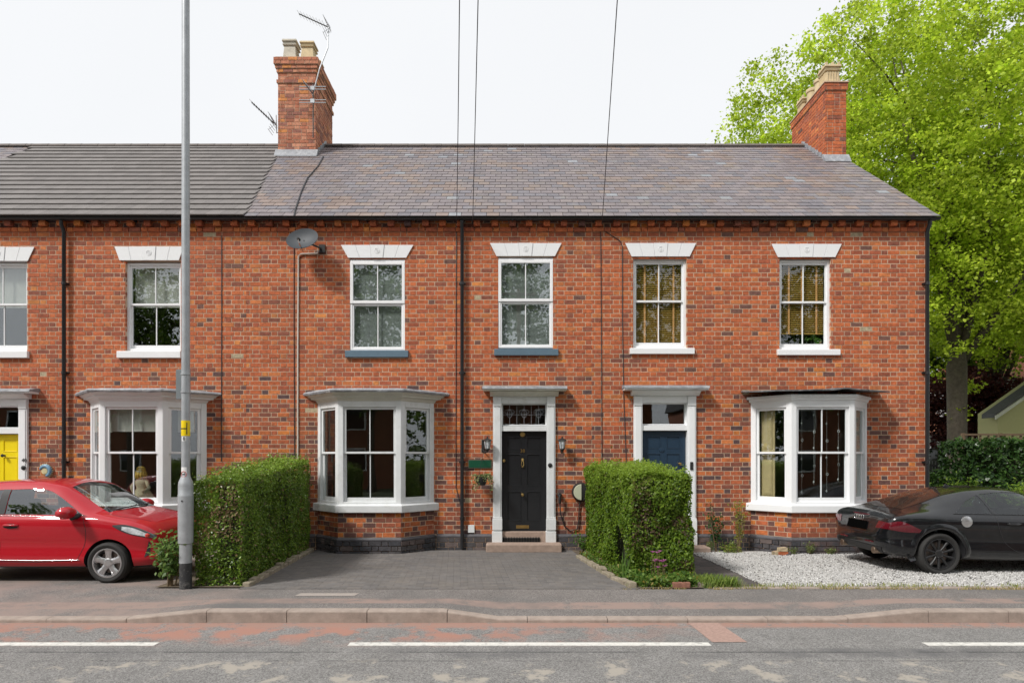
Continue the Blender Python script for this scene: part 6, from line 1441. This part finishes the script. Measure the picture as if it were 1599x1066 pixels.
SW1 = ([(-.40,.945),(.2,.93),(.92,.915)], [(-.47,1.235),(.0,1.27),(.40,1.20),(.86,.955)]); SW2 = ([(-1.02,.955),(-.7,.95),(-.45,.947)], [(-1.0,.975),(-.75,1.125),(-.51,1.225)])
RW = ([(-1.70,-.56),(-1.76,0),(-1.70,.56)], [(-.74,-.45),(-.68,0),(-.74,.45)]); WS = ([(1.06,-.62),(1.14,0),(1.06,.62)], [(.36,-.47),(.26,0),(.36,.47)])
xs, V = car_body(st); body, bv = finish_body(xs, V, [(1.168,.325,.385),(-1.30,.325,.385)], 'blackpaint', bc, None, st=st, cav=(-1.30,.80), wins=[('side',*SW1,0),('side',*SW2,0),('top',*WS,.93)]); K = Car(bc, bv)
seats(bc, BC, -.15, -.80, .86, .36); steering(bc, BC, .50, -.36, .84)
for sd_ in (-1, 1):
    K.patch('side_window', 'side', *SW1, 'carwind', -.004, 30, 10, sd_)
    K.patch('quarter_window', 'side', *SW2, 'carwind', -.004, 16, 8, sd_)
    K.line('window_trim', 'side', [(-1.06,.945),(-.4,.935),(.95,.905)], 'trim', .006, .003, sd_)
    K.line('door_seam', 'side', [(-.42,.93),(-.40,.75),(-.28,.50),(-.10,.36),(.1,.335)], 'trim', .004, .0, sd_); K.line('door_seam', 'side', [(.1,.335),(.6,.335),(.9,.36),(.95,.6),(.93,.88)], 'trim', .004, .0, sd_)
    p = K.hit('side', -.16, .79, .02, sd_) + BC; MB().tube([p+Vector((-.11,-sd_*.018,0)), p+Vector((-.06,0,0)), p+Vector((.06,0,0)), p+Vector((.11,-sd_*.018,0))], [.012,.016,.016,.012], 8).build('door_handle', 'blackpaint', bc, smooth=True)
    for ax_ in (-1.30, 1.168):      # flared arch lip
        m = MB(); P = []; n_ = 25
        for k in range(n_):
            a = R(-14) + R(208)*k/(n_-1)
            for r_, o_ in ((.385,.012),(.40,.026),(.43,.022),(.475,.002)):
                x_, z_ = ax_+r_*math.cos(a), .325+r_*math.sin(a); h = K.hit('side', x_, max(z_,.22), o_, sd_)
                yy_ = h.y if h is not None else sd_*.9
                P.append((x_, yy_ if abs(yy_) > .6 else sd_*.88, max(z_,.2)))
        m.add([tuple(Vector(p_)+BC) for p_ in P], [(k*4+j, k*4+j+1, (k+1)*4+j+1, (k+1)*4+j) for k in range(n_-1) for j in range(3)]); m.build('arch_flare', 'blackpaint', bc, smooth=True)
    K.patch('tail_light', 'side', [(-2.055,.70),(-1.85,.665),(-1.62,.655)], [(-2.045,.80),(-1.88,.825),(-1.60,.70)], 'lampred', .006, 20, 8, sd_)
    K.patch('tail_light_rear', 'rear', [(sd_*.52,.70),(sd_*.795,.70)], [(sd_*.56,.815),(sd_*.79,.80)], 'lampred', .006, 14, 8)
    K.patch('headlight', 'side', [(1.62,.60),(1.95,.55)], [(1.60,.69),(1.94,.62)], 'lamp', .006, 14, 6, sd_)
    p = K.hit('side', -.90, .83, .0, sd_)
    if sd_ < 0 and p is not None:
        m = MB(); m.lathe([(.085,.02),(.085,-.008),(.075,-.014),(0,-.016)], p+BC, 1, 24); m.build('fuel_cap', 'alloy', bc, smooth='edge')
    p = Vector((.72, sd_*.92, .98)) + BC; m = MB(); m.lathe([(0,-.11),(.05,-.10),(.07,-.04),(.07,.03),(.05,.08),(0,.1)], p+Vector((0,sd_*.10,0)), 1, 14, sx=.8); m.build('wing_mirror', 'blackpaint', bc, smooth=True)
    for wx in (1.168, -1.30): wheel(bc, wx, sd_*.795, .325, sd_, 'blackalloy', 10, .235, 'ten', .745)
    m = MB(); m.lathe([(.052,0),(.056,.004),(.056,.16),(.044,.16),(.044,.01)], Vector((-2.10, sd_*.47, .33))+BC, 0, 18); m.build('exhaust_tip', 'exhaust', bc, smooth='edge')
K.patch('rear_window', 'top', *RW, 'carglassbrown', .004, 28, 18)
K.patch('windscreen', 'top', *WS, 'carwin', -.004, 24, 12)
K.line('boot_seam', 'rear', [(-.66,.84),(-.55,.62),(0,.60),(.55,.62),(.66,.84)], 'trim', .004, .0)
K.patch('rear_diffuser', 'rear', [(-.62,.30),(0,.29),(.62,.30)], [(-.66,.40),(0,.41),(.66,.40)], 'trim', .008, 20, 5)
K.patch('number_plate', 'rear', [(-.28,.635),(.28,.635)], [(-.28,.775),(.28,.775)], mat('blank_plate',(.003,.003,.003),.9,spec=0.), .016, 14, 4)
K.patch('brake_light', 'rear', [(-.24,.872),(.24,.872)], [(-.24,.886),(.24,.886)], 'lampred', .006, 12, 3)
for sx_ in (.38,-.38): K.patch('reflector', 'rear', [(sx_-.12,.455),(sx_+.12,.455)], [(sx_-.12,.475),(sx_+.12,.475)], 'lampred', .006, 8, 3)
m = MB()
for k in range(4):
    h = K.hit('rear', -.10+.067*k, .825, .008); c = h + BC; m.tube([c + Vector((-.004 if 0 else 0, .042*math.cos(a*math.pi/8), .042*math.sin(a*math.pi/8))) for a in range(17)], .0055, 6, False)
m.build('ring_badge', 'chrome', bc, smooth=True)
p = Vector((-.55,0,1.335))+BC; MB().prism([(p.x-.09,p.z-.01),(p.x+.07,p.z-.01),(p.x-.05,p.z+.045)], 1, p.y-.012, p.y+.012).build('aerial_fin', 'trim', bc, bevel=.008)
